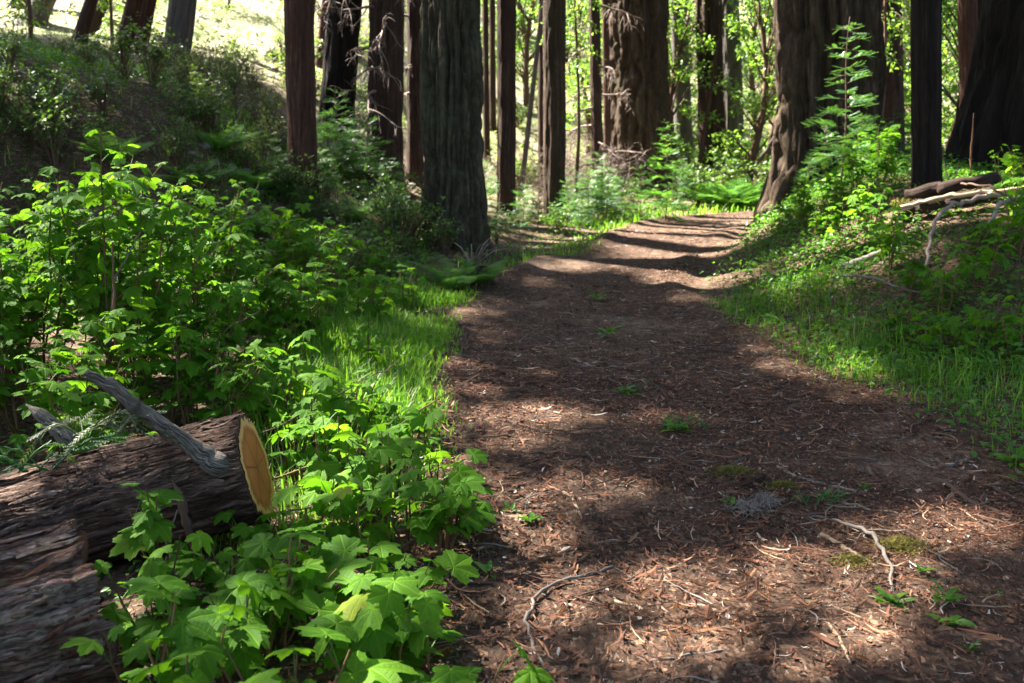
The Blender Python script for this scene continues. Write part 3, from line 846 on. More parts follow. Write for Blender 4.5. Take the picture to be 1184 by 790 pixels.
def make_fern(seed, label, group, n=11, size=0.6, up=(0.35, 1.1)):
    rg = np.random.default_rng(seed)
    root = empty('fern', (0, 0, -60), label, 'fern', group)
    gs, gl = Geo(), Geo()
    PP, PD, PS, PU = [], [], [], []
    for f in range(n):
        a = f * 2 * PI / n + rg.normal(0, 0.25); L = size * rg.uniform(0.7, 1.1); e = rg.uniform(*up)
        d = dirs(np.array(a), np.array(e)); t = np.linspace(0, 1, 9)[:, None]
        P = d * L * t + np.array([math.cos(a), math.sin(a), -0.8]) * 0.35 * L * t**2
        tube(gs, P, np.linspace(0.004, 0.001, 9), 3, 0, 0.5, False)
        side = np.array([-math.sin(a), math.cos(a), 0])
        for j in range(20):
            tt = 0.16 + 0.83 * j / 20; x = tt * 8; i = min(int(x), 7); p = P[i] + (P[i + 1] - P[i]) * (x - i)
            tan = P[i + 1] - P[i]; tan /= np.linalg.norm(tan)
            for sg in (-1, 1):
                PP.append(p); PD.append(side * sg + tan * 0.45 + np.array([0, 0, -0.12])); PS.append(L * 0.30 * math.sin(PI * (0.12 + 0.86 * tt)) ** 0.8)
    PP, PD, PS = np.array(PP), np.array(PD), np.array(PS); m = len(PP)
    gl.inst(FV2, frames(PD, upvec(m, 0.2, rg)) * PS[:, None, None], PP, np.clip(rg.normal(0.5, 0.2, m), 0, 1), None, FQ2)
    gs.build('stalk', M['herb'], root); gl.build('frond', M['fern'], root)
    return root

# ------------------------------------------------------------------ trees
def trunk_geo(h, r, flare, nth, seed, furrow, lean, burl=0.0, vis=9.0, dz=0.09, taper=0.45, feq=1.0, flh=1.0):
    z = np.concatenate([np.arange(-0.5, vis, dz), np.linspace(vis, h, 14)])
    th = np.linspace(0, 2 * PI, nth + 1)[:nth] + PI / 2                       # the seam is on the far side
    TH, Z = np.meshgrid(th, z)
    rad = r * (1 - taper * np.clip(Z, 0, None) / h)
    fl = np.exp(-np.clip(Z, -0.3, None) / (0.55 * max(r, 0.25) * 1.6 * flh))
    lob = 0.5 + 0.5 * np.cos(TH * 5 + seed + 0.6 * np.sin(TH * 2 + seed)) * 0.7 + 0.3 * vnoise(np.cos(TH) * 2, np.sin(TH) * 2, seed=seed)
    rad = rad * (1 + flare * fl * (0.45 + 0.75 * lob))
    cx, sy = np.cos(TH), np.sin(TH)
    k = 3.2 * feq * max(1.0, (r / 0.35) ** 0.6)
    wrp = 0.35 * vnoise(cx * 2, sy * 2, Z * 0.9, seed + 3)
    wr2 = 0.30 * vnoise(cx * 6, sy * 6, Z * 2.6, seed + 4)
    n1 = vnoise(cx * k + wrp + wr2, sy * k + wrp - wr2, Z * 0.55, seed)
    n2 = vnoise(cx * k * 2.1 + wrp * 1.5 + wr2, sy * k * 2.1 - wrp + wr2, Z * 1.3, seed + 5)
    n3 = vnoise(cx * k * 4.6 + wr2 * 2, sy * k * 4.6, Z * 3.2, seed + 8)
    pl = lambda q: 2 * np.clip(np.abs(q) * 2.6, 0, 1) ** 0.7 - 1.2
    rid = pl(n1) * 0.45 + pl(n2) * 0.38 + pl(n3) * 0.2
    disp = furrow * rid
    if burl:
        disp = disp + burl * np.clip(fbm(cx * 2.2, sy * 2.2, Z * 1.8, seed + 12, 4) + 0.1, 0, 2) * np.exp(-np.clip(Z, 0, None) / 1.6)
    rad = rad + disp * np.minimum(1, r / 0.3) * 0.075
    zz = np.clip(Z, 0, None)
    X = rad * cx + lean[0] * zz; Y = rad * sy + lean[1] * zz
    n = len(z)
    V = np.stack([X, Y, Z], -1).reshape(-1, 3)
    UV = np.stack([TH * r, Z], -1).reshape(-1, 2)
    i = np.arange(n - 1)[:, None] * nth; j = np.arange(nth)[None, :]; j2 = (j + 1) % nth
    q = np.stack([i + j, i + j2, i + nth + j2, i + nth + j], -1).reshape(-1, 4)
    g = Geo(); g.add(V, [((n - 1) * nth, (n - 1) * nth + a, (n - 1) * nth + a + 1) for a in range(1, nth - 1)], q, UV, np.clip(0.5 + rid.ravel() * 0.6, 0, 1))
    return g

SPV = np.array([(0, 0, 0), (-0.5, 0.55, 0.02), (-0.30, 0.75, -0.03), (-0.22, 0.95, -0.02), (-0.06, 0.98, -0.06), (0.12, 1.05, -0.05), (0.25, 0.9, -0.02), (0.42, 0.78, -0.04), (0.52, 0.5, 0.0)])
def spray_tmpl():
    V, Q = [], []
    rg = np.random.default_rng(5)
    for a in np.radians([-62, -38, -16, 5, 28, 50, 70]):
        l = rg.uniform(0.7, 1.05); wd = 0.075
        d = np.array([math.sin(a), math.cos(a)]); s = np.array([d[1], -d[0]])
        o = d * 0.06; i = len(V)
        for p, zz in ((o, 0), (o + d * l * 0.55 + s * wd, 0.03), (o + d * l, -0.06), (o + d * l * 0.55 - s * wd, 0.0)):
            V.append((p[0], p[1], zz))
        Q.append((i, i + 1, i + 2, i + 3))
    return np.array(V), np.array(Q)
SV_, SQ_ = spray_tmpl()

def crown_geo(base, h0, h1, rad, n, size, seed, lean, masked=True, shade=False):
    """whorls of boughs carrying flat sprays; sprays are left out or thickened to shape the sun patches"""
    rg = np.random.default_rng(seed)
    gl = Geo()
    nb = max(14, n // 24)
    P_, D_ = [], []
    for q in range(nb):
        z = h0 + (h1 - h0) * ((q + rg.uniform()) / nb)
        a = rg.uniform(0, 2 * PI)
        t_ = (z - h0) / (h1 - h0)
        ln = rad * (0.55 + 0.45 * math.sin(PI * min(1, t_ * 1.3 + 0.25))) * (1.02 - t_ * 0.75) * rg.uniform(0.6, 1.1)
        t = np.linspace(0, 1, 6)[:, None]
        d = dirs(np.array(a), np.array(rg.uniform(-0.15, 0.35)))
        B = np.array([lean[0] * z, lean[1] * z, z]) + d * ln * t + np.array([0, 0, -0.2 * ln]) * t**2
        tube(gl, B, np.linspace(0.05, 0.012, 6), 4, 1, 0.5, False)
        k = int(n / nb)
        tt = rg.uniform(0.12, 1.0, k) ** 0.8; x = tt * 5; i = np.minimum(x.astype(int), 4)
        p = B[i] + (B[i + 1] - B[i]) * (x - i)[:, None]
        side = np.array([-math.sin(a), math.cos(a), 0])
        p = p + side * (rg.uniform(-0.5, 0.5, k) * (0.9 * ln * 0.45))[:, None] + np.stack([np.zeros(k), np.zeros(k), rg.normal(-0.1, 0.22, k)], -1)
        P_.append(p); D_.append(d + side * rg.normal(0, 0.8, k)[:, None] + np.array([0, 0, -0.15]) + rg.normal(0, 0.15, (k, 3)))
    P = np.concatenate(P_); D = np.concatenate(D_)
    S = size * rg.uniform(0.6, 1.3, len(P))
    keep = np.ones(len(P), bool)
    if masked:
        c_ = P + base + D / np.linalg.norm(D, axis=1)[:, None] * S[:, None] * 0.5
        keep = ~lit(c_)  # sprays left out on the sun's way to the chosen lit spots
        for o in (SU, -SU, SV, -SV): keep &= ~lit(c_ + o * 0.06)
        if shade: keep &= lit(c_, DARK) | (rg.uniform(0, 1, len(P)) < 0.22)
    P, D, S = P[keep], D[keep], S[keep]
    gl.inst(SV_, frames(D, upvec(len(P), 0.35, rg)) * S[:, None, None], P, np.clip(rg.normal(0.5, 0.25, len(P)), 0, 1), None, SQ_)
    return gl

TREE = {}
def redwood(base, r, label, bark='bark', flare=0.35, furrow=0.5, lean=(0, 0), h=26.0, crown=(9.0, 1.0, 3.0, 700), seed=1, nth=64, burl=0.0, group=None,
            name='redwood_tree', masked=True, shade=False, size=0.55, dz=0.09, taper=0.45, feq=1.0, vis=9.0, flh=1.0):
    root = empty(name, base, label, 'tree', group)
    TREE[root.name] = (lean, r)
    trunk_geo(h, r, flare, nth, seed, furrow, lean, burl, vis, dz, taper, feq, flh).build('trunk', M[bark], root)
    if crown:
        gl = crown_geo(np.array(base), crown[0], h * crown[1], crown[2], crown[3], size, seed + 50, lean, masked, shade)
        gl.build('crown', [M['canopy'], M['bark']], root)
    return root

def trunk_px(l, r_, py, depth=None, top=None, label='', **kw):
    """a tree from where its foot and its sides stand"""
    c = (l + r_) / 2
    if depth is None:
        p = at(c, py)
        b_ = np.array([p[0], p[1], p[2]])
    else:
        b_ = on(c, depth)
    d = b_[1] / math.cos(PITCH) * 0.985
    rad = (r_ - l) / 2 * d / F
    lean = kw.pop('lean', (0, 0))
    if top is not None:
        zt = d / math.cos(PITCH) * 0 + pt(top, 0, b_[1])[2] - b_[2]
        xt = pt(top, 0, b_[1])[0]
        lean = ((xt - b_[0]) / max(zt, 0.5), 0.0)
    return redwood(b_, rad, label, lean=lean, **kw)

def dead_branches(tree, zs, seed, ln=1.3, mat='dead', name='dead_branch', az=None, droop=0.9):
    rg = np.random.default_rng(seed)
    lab = 'bare dead branch with drooping pale twigs'
    for z, a in zs:
        g = Geo()
        def grow(p, d, l, r, lev):
            k = 6; P = [p]; dd = np.array(d, float)
            for q in range(k):
                dd = dd + rg.normal(0, 0.13, 3) + np.array([0, 0, -0.14 * droop]); dd /= np.linalg.norm(dd)
                P.append(P[-1] + dd * l / k)
            P = np.array(P)
            tube(g, P, np.linspace(r, r * 0.35, k + 1), 4 if lev == 0 else 3, 0, rg.uniform(), False)
            if lev < 2:
                for q in range(8 if lev == 0 else 5):
                    x = rg.uniform(0.15, 1) * k; i = min(int(x), k - 1); b_ = P[i] + (P[i + 1] - P[i]) * (x - i)
                    nd = dd * 0.7 + rg.normal(0, 0.6, 3) + np.array([0, 0, -0.25]); nd /= np.linalg.norm(nd)
                    grow(b_, nd, l * rg.uniform(0.3, 0.6), r * 0.55, lev + 1)
        l_, r0 = TREE[tree.name]
        st = np.array([math.cos(a) * r0 * 0.8 + l_[0] * z, math.sin(a) * r0 * 0.8 + l_[1] * z, z])
        grow(st, dirs(np.array(a), np.array(0.1)), ln * rg.uniform(0.7, 1.2), 0.026, 0)
        o = g.build(name, M[mat], tree); o['label'] = lab

# ================================================================== THE TREES IN VIEW
T = trunk_px
T(38, 56, 70, 27, 40, 'slim grey trunk leaning at the far end of the bank top', bark='bark_grey', seed=11, nth=40, dz=0.15, crown=(10, 1, 2.6, 350))
T(50, 73, 66, 25, 51, 'grey trunk with a slight lean, beside a slimmer one on the bank top', bark='bark_grey', seed=12, nth=40, dz=0.15, crown=(10, 1, 2.8, 350))
T(104, 118, 85, 20, 106, 'thin brown trunk with green sprays on the bank top', bark='bark', seed=13, nth=40, dz=0.12, crown=(8, 1, 2.2, 350))
T(119, 131, 60, 24, 121, 'thin dark trunk close behind the thin brown one', bark='bark', seed=14, nth=40, dz=0.15, crown=(9, 1, 2.2, 350))
T(150, 168, 78, 19, 157, 'reddish trunk of the pair above the dark bush on the bank', bark='bark_red', seed=15, nth=48, crown=(9, 1, 2.6, 450))
T(168, 184, 80, 20, 172, 'darker trunk of the pair above the dark bush on the bank', bark='bark_red', seed=16, nth=48, crown=(9, 1, 2.6, 450))
T(202, 231, 106, 18, 212, 'smooth grey trunk at the edge of the sunlit clearing', bark='bark_grey', seed=17, nth=56, flare=0.15, furrow=0.3, crown=(9.5, 1, 3.0, 600), taper=0.35)
T(335, 367, 232, None, 345.5, 'straight reddish trunk rising alone from the foot of the bank', bark='bark_red', seed=18, nth=72, flare=0.12, furrow=0.35, dz=0.06, crown=(10, 1, 3.0, 700), taper=0.3, feq=1.3)
T(357, 367, 130, 26, 360, 'very thin trunk standing behind the straight reddish one', bark='bark', seed=19, nth=32, dz=0.15, crown=(10, 1, 2.0, 250))
T(373, 384, 120, 27, 378, 'narrow brown trunk half hidden behind the black leaning one', bark='bark_red', seed=20, nth=32, dz=0.15, crown=(10, 1, 2.0, 250))
lt = T(374, 410, 162, 18.5, 399, 'black trunk with a broad foot leaning towards the trail', bark='bark_black', seed=21, nth=64, flare=0.45, crown=(10, 1, 3.0, 600))
dead_branches(lt, [(3.4, -1.9), (3.0, -2.4), (2.7, -1.6), (2.2, -2.0)], 3, 0.85)
bt = T(428, 466, 190, 18, 447, 'dark trunk hung with pale dead branches', bark='bark', seed=22, nth=64, flare=0.25, crown=(10, 1, 3.0, 600))
dead_branches(bt, [(3.6, -1.9), (3.3, -1.1), (2.9, -2.3), (2.6, -1.5), (2.2, -2.2), (1.8, -1.9), (1.5, -2.1)], 4, 0.95)
nt_ = T(473, 491, 178, 19.5, 480, 'narrow dark trunk almost touching the great furrowed one', bark='bark', seed=23, nth=48, crown=(9, 1, 2.2, 400))
dead_branches(nt_, [(3.1, -2.6), (2.2, -2.0), (1.7, -2.3)], 5, 0.6)
T(496, 554, 284, None, 521, 'great furrowed trunk tinged green with lichen, left of the trail', bark='bark_green', seed=24, nth=170, flare=0.36, flh=2.2, furrow=1.25, dz=0.03, crown=(11, 1, 3.6, 900), taper=0.30, feq=0.9, h=34)
T(560, 567, 150, 30, 561, 'thinnest stem showing beyond the great furrowed trunk', bark='bark', seed=25, nth=24, dz=0.2, crown=(9, 1, 1.6, 200))
T(567, 574, 160, 33, 569, 'thin stem with leafy sprays beyond the great furrowed trunk', bark='bark', seed=26, nth=24, dz=0.2, crown=(9, 1, 1.6, 200))
T(575, 596, 250, None, 585.5, 'slim straight brown trunk just right of the great furrowed one', bark='bark', seed=27, nth=56, flare=0.1, furrow=0.4, dz=0.06, crown=(9, 1, 2.6, 500), taper=0.25)
T(598, 604, 172, 24, 628, 'slender bare stem slanting up between two straight trunks', bark='bark_grey', seed=28, nth=20, dz=0.2, flare=0.05, crown=None, h=9)
T(622, 632, 165, 28, 627, 'thin dark trunk behind the trunk with a sunlit edge', bark='bark', seed=29, nth=28, dz=0.2, crown=(9, 1, 2, 250))
T(629, 653, 256, None, 641, 'straight trunk with one sunlit edge and leaves near its top', bark='bark_tan', seed=30, nth=60, flare=0.12, furrow=0.5, dz=0.06, crown=(9, 1, 2.6, 500), taper=0.2)
dt = T(684, 697, 185, 24, 687, 'thin dead trunk bristling with brown twigs', bark='bark', seed=31, nth=32, dz=0.15, crown=None, h=16)
dead_branches(dt, [(0.9, 3.3), (1.4, -1.5), (1.8, 3.0), (2.2, -2.6), (2.7, 2.6), (3.1, -1.0), (3.6, 3.3), (4.1, -2.0), (4.5, 0.2), (1.2, 0.1), (2.5, 0.4)], 6, 0.9)
T(698, 706, 190, 26, 700, 'reddish sapling trunk between the dead one and the fluted one', bark='bark_red', seed=32, nth=24, dz=0.2, crown=(9, 1, 2, 200))
T(707, 771, 228, None, 737, 'thick fluted trunk with bright edges standing before the bend', bark='bark_tan', seed=33, nth=130, flare=0.16, furrow=1.7, dz=0.05, crown=(11, 1, 3.6, 800), taper=0.22, feq=0.55, h=34)
T(778, 798, 150, 32, 784, 'grey brown trunk far off beyond the bend', bark='bark_grey', seed=34, nth=32, dz=0.2, crown=(10, 1, 2.6, 300))
T(807, 835, 200, 29, 819, 'fluted brown trunk of the pair beyond the bend', bark='bark', seed=35, nth=64, furrow=0.9, flare=0.15, dz=0.12, crown=(10, 1, 3, 400))
T(835, 857, 196, 31, 843, 'bluish grey trunk of the pair beyond the bend', bark='bark_grey', seed=36, nth=48, furrow=0.6, flare=0.12, dz=0.12, crown=(10, 1, 3, 400))
T(797, 803, 175, 27, 838, 'mossy bough leaning against the pair of trunks', bark='bark_tan', seed=37, nth=16, dz=0.2, flare=0.0, crown=None, h=4.0)
T(902, 1006, 262, 13.6, 957, 'huge burled redwood with a flared sunlit foot at the trail bend', bark='bark_tan', seed=38, nth=260, flare=0.30, furrow=1.5, burl=1.3, dz=0.03, crown=(11, 1, 4.4, 1300), taper=0.05, feq=0.8, h=38, vis=6.0)
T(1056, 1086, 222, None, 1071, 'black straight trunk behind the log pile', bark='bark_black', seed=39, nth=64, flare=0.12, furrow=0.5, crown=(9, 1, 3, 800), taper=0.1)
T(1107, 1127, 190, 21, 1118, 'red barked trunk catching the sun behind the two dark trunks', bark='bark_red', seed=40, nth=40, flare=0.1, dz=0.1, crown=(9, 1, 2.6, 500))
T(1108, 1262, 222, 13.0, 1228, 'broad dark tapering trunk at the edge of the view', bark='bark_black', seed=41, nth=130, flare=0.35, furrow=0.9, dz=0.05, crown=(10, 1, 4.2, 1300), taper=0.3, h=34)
T(1035, 1042, 135, 26, 1039, 'thin stem under hanging leaves beside the huge burled redwood', bark='bark', seed=42, nth=20, dz=0.2, crown=(8, 1, 2, 300))
T(876, 882, 120, 44, 875, 'pale thin trunk in the far sunlit wood', bark='bark_grey', seed=43, nth=16, dz=0.3, crown=(10, 1, 2.2, 250))
T(885, 892, 125, 40, 888, 'pale thicker trunk in the far sunlit wood', bark='bark_grey', seed=44, nth=16, dz=0.3, crown=(10, 1, 2.2, 250))
T(1014, 1040, 150, 24, 1027, 'shaded grey trunk seen past the huge burled redwood', bark='bark', seed=45, nth=40, dz=0.15, crown=(9, 1, 2.6, 500))

# redwoods out of view that shade the trail, and the wood going on behind and to the right
k = 0
for su, d in [(2.6, 10), (0.4, 11), (-0.7, 8.5), (-8.0, 13), (-8.2, 24), (-5.6, 12), (-10.9, 12), (-0.8, 17), (1.4, 21), (3.8, 13)]:
    while True:
        c = SU[:2] * su + SH * d
        if c[0] < -7.6 - max(0, c[1] - 9) * 0.62: break
        d += 0.5
    redwood((c[0], c[1], hz(c[0], c[1])), rng.uniform(0.2, 0.34), 'tall redwood on the bank outside the picture, shading the trail', bark='bark', crown=(5.5 if c[1] < 10 else 7.5, 1.0, 5.4, 10500), shade=True, h=rng.uniform(22, 30),
            seed=100 + k, nth=32, dz=0.3, group='redwoods on the bank outside the picture', size=0.34)
    k += 1
for x, y in [(7.5, 7.0), (9.5, 11.5), (8.6, 2.0), (12.5, 16), (11.5, 5), (14.5, 22), (10.5, 23.5), (5.5, -4.5), (-5.5, -5), (0.5, -9)]:
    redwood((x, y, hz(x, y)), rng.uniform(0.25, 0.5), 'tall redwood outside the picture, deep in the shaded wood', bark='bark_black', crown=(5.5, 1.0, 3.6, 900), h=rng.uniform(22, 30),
            seed=100 + k, nth=32, dz=0.3, group='redwoods outside the picture in the shaded wood', size=0.6)
    k += 1

# leafy trees of the sunlit wood behind
def leafy_tree(seed, label, group, n=2600, mat='oak', leaf=0.16, name='leafy_tree'):
    rg = np.random.default_rng(seed)
    root = empty(name, (0, 0, -60), label, 'tree', group)
    gt, gl = Geo(), Geo()
    z = np.linspace(-0.3, 6.5, 10)
    S = np.stack([0.25 * np.sin(z * 0.7 + seed), 0.2 * np.cos(z * 0.9), z], -1)
    tube(gt, S, np.linspace(0.16, 0.04, 10), 8, 0, 0.5)
    C, Rr = [], []
    for q in range(34):
        zz = rg.uniform(0.8, 7.2); a = rg.uniform(0, 2 * PI); o = rg.uniform(0.3, 2.3) * (1 - abs(zz - 3.2) / 6.5)
        st = S[min(9, int((zz * 0.75 + 0.3) / 6.8 * 9))]
        e = np.array([math.cos(a) * o, math.sin(a) * o, zz])
        tube(gt, np.stack([st, (st + e) / 2 + np.array([0, 0, 0.15]), e]), [0.035, 0.02, 0.008], 4, 0, 0.5, False)
        C.append(e); Rr.append(rg.uniform(0.35, 0.8))
    C, Rr = np.array(C), np.array(Rr)
    i = rg.integers(0, len(C), n)
    v = rg.normal(0, 1, (n, 3)); v /= np.linalg.norm(v, axis=1)[:, None]
    P = C[i] + v * (Rr[i] * rg.uniform(0.2, 1.0, n) ** 0.5)[:, None] * np.array([1.1, 1.1, 0.6])
    D = dirs(rg.uniform(0, 2 * PI, n), rg.normal(-0.2, 0.5, n)); Ss = leaf * rg.uniform(0.6, 1.3, n)
    gl.inst(OV, frames(D, upvec(n, 0.5, rg)) * Ss[:, None, None], P, np.clip(rg.normal(0.5, 0.25, n), 0, 1), OT, OQ)
    gt.build('trunk', M['twig_brown'], root); gl.build('crown', M[mat], root)
    return root
lg = 'leafy trees in the sunlit wood beyond the bend'
LTP = [leafy_tree(s, 'leafy green tree in the sunlit wood beyond the trunks', lg) for s in (1, 2, 3)]
# hanging sprays that come down into view
def hanging(px, py, depth, seed, label, n=60, w_=0.6, mat='oak', leaf=0.09):
    """a low leafy young tree whose outer boughs hang into view"""
    rg = np.random.default_rng(seed)
    p = pt(px, py, depth); b_ = np.array([p[0], p[1] + 0.2, hz(p[0], p[1] + 0.2)])
    root = empty('young_tree', b_, label, 'tree')
    gt, gl = Geo(), Geo()
    hh = p[2] - b_[2] + 1.8
    z = np.linspace(-0.2, hh, 8)
    S = np.stack([0.06 * np.sin(z), 0.05 * np.cos(z * 1.3), z], -1)
    tube(gt, S, np.linspace(0.045, 0.012, 8), 6)
    for q in range(n):
        zz = rg.uniform(hh - 2.6, hh); a = rg.uniform(0, 2 * PI); ln = w_ * rg.uniform(0.5, 1.2)
        st = S[0] + np.array([0.06 * math.sin(zz), 0.05 * math.cos(zz * 1.3), zz + 0.2])
        d = dirs(np.array(a), np.array(rg.uniform(-0.2, 0.5))); t = np.linspace(0, 1, 5)[:, None]
        B = st + d * ln * t + np.array([0, 0, -0.45 * ln]) * t**2
        tube(gt, B, np.linspace(0.008, 0.002, 5), 3, 0, 0.5, False)
        k_ = 26; tt = rg.uniform(0.2, 1.05, k_); x = np.minimum(tt, 0.999) * 4; i = x.astype(int)
        P = B[i] + (B[i + 1] - B[i]) * (x - i)[:, None] + rg.normal(0, 0.05, (k_, 3))
        D = dirs(a + rg.normal(0, 1.0, k_), rg.normal(-0.5, 0.4, k_))
        gl.inst(OV, frames(D, upvec(k_, 0.5, rg)) * (leaf * rg.uniform(0.6, 1.2, k_))[:, None, None], P, np.clip(rg.normal(0.55, 0.2, k_), 0, 1), OT, OQ)
    gt.build('trunk', M['twig_brown'], root); gl.build('crown', M[mat], root)
hanging(668, 8, 19, 1, 'young leafy tree with boughs hanging beside the sunlit edged trunk', 46, 0.75)
hanging(1028, 18, 17, 2, 'young leafy tree hanging over the gap beside the huge burled redwood', 50, 0.8)
hanging(122, 25, 21, 3, 'young leafy tree among the thin trunks on the bank top', 36, 0.7)
hanging(25, 20, 17, 5, 'young leafy tree catching the light at the top of the bank', 30, 0.6)
hanging(262, 10, 30, 6, 'young leafy tree on the sunlit slope past the smooth grey trunk', 44, 1.1, 'hill_brush')
hanging(310, 30, 36, 7, 'pale leafy sapling tree higher up the sunlit slope', 40, 1.2, 'hill_brush')
hanging(735, 40, 30, 4, 'young leafy tree behind the thick fluted trunk', 40, 1.0)

spots = [(600, 60, 44), (565, 90, 48), (650, 70, 46), (690, 80, 40), (730, 95, 44), (770, 60, 38), (790, 90, 46), (862, 85, 36), (880, 110, 40), (905, 70, 46), (925, 110, 34), (1030, 120, 32), (1045, 140, 28), (1020, 140, 36),
         (1095, 130, 27), (1100, 100, 34), (1140, 110, 30), (1060, 100, 40), (760, 120, 52), (820, 60, 50), (1180, 110, 30), (960, 90, 42), (540, 60, 60), (470, 40, 62), (672, 90, 33), (708, 60, 30), (778, 100, 29), (745, 80, 36), (868, 120, 27), (888, 80, 30), (612, 90, 36), (555, 90, 38), (1100, 60, 38), (1048, 60, 36)]
for i, (px, py, d) in enumerate(spots):
    p = on(px, d + rng.uniform(-1, 1))
    dup(LTP[i % 3], p, rng.uniform(0, 6.28), rng.uniform(0.75, 1.15), None, lg)
cg = 'pale trees far up the sunlit slope'
for i, (px, d) in enumerate([(15, 46), (60, 52), (95, 44), (140, 58), (240, 64), (280, 70), (20, 34), (315, 60), (395, 66), (440, 58), (-20, 40), (190, 60)]):
    dup(LTP[i % 3], on(px, d), rng.uniform(0, 6.28), rng.uniform(0.6, 0.95), 'pale tree standing far up the sunlit slope', cg)
for o in LTP: o.location = on(700 + 60 * LTP.index(o), 50)

# ================================================================== BRUSH
hb = 'bushes on the sunlit slope'
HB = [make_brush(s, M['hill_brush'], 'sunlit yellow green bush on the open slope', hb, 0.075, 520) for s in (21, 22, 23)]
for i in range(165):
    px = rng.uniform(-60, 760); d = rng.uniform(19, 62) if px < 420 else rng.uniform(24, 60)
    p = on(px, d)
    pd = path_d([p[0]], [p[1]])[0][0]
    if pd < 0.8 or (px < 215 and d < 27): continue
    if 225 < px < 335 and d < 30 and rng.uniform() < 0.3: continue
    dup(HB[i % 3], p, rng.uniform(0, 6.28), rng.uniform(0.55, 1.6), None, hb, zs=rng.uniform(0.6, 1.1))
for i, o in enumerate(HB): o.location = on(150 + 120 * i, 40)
rb = 'green bushes in the wood on the trail bend'
RB = [make_brush(s, M['brush'], 'green bush in the dappled wood beyond the bend', rb, 0.07, 560) for s in (31, 32, 33)]
for i in range(66):
    px = rng.uniform(700, 1230); d = rng.uniform(17.5, 34)
    p = on(px, d)
    pd = path_d([p[0]], [p[1]])[0][0]
    if pd < 0.6: continue
    dup(RB[i % 3], p, rng.uniform(0, 6.28), rng.uniform(0.6, 1.5), None, rb)
for i, o in enumerate(RB): o.location = on(1025 + 35 * i, 22)
db = 'low dark bushes on the shaded bank'
DB = [make_brush(s, M['brush'], 'low dark bush on the shaded face of the bank', db, 0.075, 380) for s in (41, 42, 43)]
for i in range(120):
    x = rng.uniform(-9.0, -1.3); y = rng.uniform(8.6, 14.2)
    if path_d([x], [y])[0][0] < 0.9 or (y > 12.4 and x < -4.2): continue
    dup(DB[i % 3], (x, y, hz(x, y)), rng.uniform(0, 6.28), rng.uniform(0.35, 0.85), None, db, zs=rng.uniform(0.7, 1.2))
for i, o in enumerate(DB): o.location = (-3.6 - i * 1.1, 11.5, hz(-3.6 - i * 1.1, 11.5)); o.scale = (0.5, 0.5, 0.5)
for i, (px, d) in enumerate([(500, 12.2), (478, 12.5), (455, 12.4), (560, 13.2), (575, 13.6), (440, 12.0), (585, 15.2), (645, 15.6), (345, 12.3), (470, 11.6), (430, 11.4), (515, 11.9)]):
    dup(DB[i % 3], on(px, d), rng.uniform(0, 6.28), rng.uniform(0.35, 0.6), 'low dark bush about the foot of the trunks by the bank', 'dark bushes about the foot of the trunks')
p = on(158, 13.4); big = dup(DB[0], p, 0.5, 0.85, 'large dark rounded bush on the crest of the bank', db)
p = on(118, 13.8); dup(DB[1], p, 1.5, 0.5, 'dark bush beside the large rounded one on the crest', db)
p = on(190, 13.2); dup(DB[2], p, 2.5, 0.85, 'dark bush at the sloping end of the crest', db)
cb = 'sunlit weeds along the crest of the bank'
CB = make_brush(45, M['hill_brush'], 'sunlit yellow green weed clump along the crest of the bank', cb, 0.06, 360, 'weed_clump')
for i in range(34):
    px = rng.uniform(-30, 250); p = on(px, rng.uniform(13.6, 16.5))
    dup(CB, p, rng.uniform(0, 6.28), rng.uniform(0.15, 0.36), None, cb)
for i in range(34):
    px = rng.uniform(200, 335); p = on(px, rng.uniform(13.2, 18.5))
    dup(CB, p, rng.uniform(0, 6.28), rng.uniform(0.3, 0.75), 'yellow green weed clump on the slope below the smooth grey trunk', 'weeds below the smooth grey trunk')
CB.location = on(90, 14.6); CB.scale = (0.5, 0.5, 0.5)
dg = 'dead brown bushes between the trunks'
DG = [make_dry_brush(s, 'tangle of dead brown twigs between the distant trunks', dg) for s in (51, 52)]
for i, (px, d, s) in enumerate([(672, 21, 1.2), (690, 23, 1.5), (665, 25, 1.6), (612, 22, 1.1), (640, 26, 1.5), (700, 28, 1.4), (590, 27, 1.3), (548, 26, 1.2), (655, 30, 1.7), (450, 21, .9), (470, 20, .8), (655, 19, .9), (720, 30, 1.4), (620, 29, 1.6), (1020, 24, 1.4), (895, 28, 1.8), (870, 30, 1.4), (1035, 20, 1.0)]):
    dup(DG[i % 2], on(px, d), rng.uniform(0, 6.28), s, None, dg)
for i, o in enumerate(DG): o.location = on(640 + 44 * i, 24)
ro = 'redwood sprouts about the trunks'
SP = [make_sapling(s, 1.0, 'bushy redwood sprout growing about the foot of the trunks', ro, 0.55, name='redwood_sprout') for s in (61, 62)]
for i, (px, d, s) in enumerate([(400, 15.0, 1.0), (412, 14.6, .9), (385, 14.3, .8), (430, 15.5, .9), (372, 12.8, .75), (440, 16.5, .8), (350, 12.0, .5), (395, 16, 1.1), (420, 16.5, 1.2), (318, 12.6, .6), (330, 12.2, .5),
                                (560, 17.5, .8), (605, 17.2, .7), (665, 18.0, .85), (680, 18.6, 1.0), (695, 19.0, .9), (712, 19.5, .9), (655, 17.0, .7), (672, 17.2, .6), (690, 20.5, 1.1), (622, 16.2, .55), (600, 15.5, .5), (780, 21.5, 1.0), (800, 22.5, .9),
                                (1000, 12.6, .8), (945, 12.6, .75), (985, 12.2, .7), (930, 12.4, .5), (1030, 13.5, .8), (1010, 11.8, .6), (575, 14.5, .5), (640, 16.9, .5)]):
    dup(SP[i % 2], on(px, d), rng.uniform(0, 6.28), s, None, ro, zs=rng.uniform(0.8, 1.2))
SP[0].location = on(700, 18.4); SP[0].scale = (0.9, 0.9, 1.0)
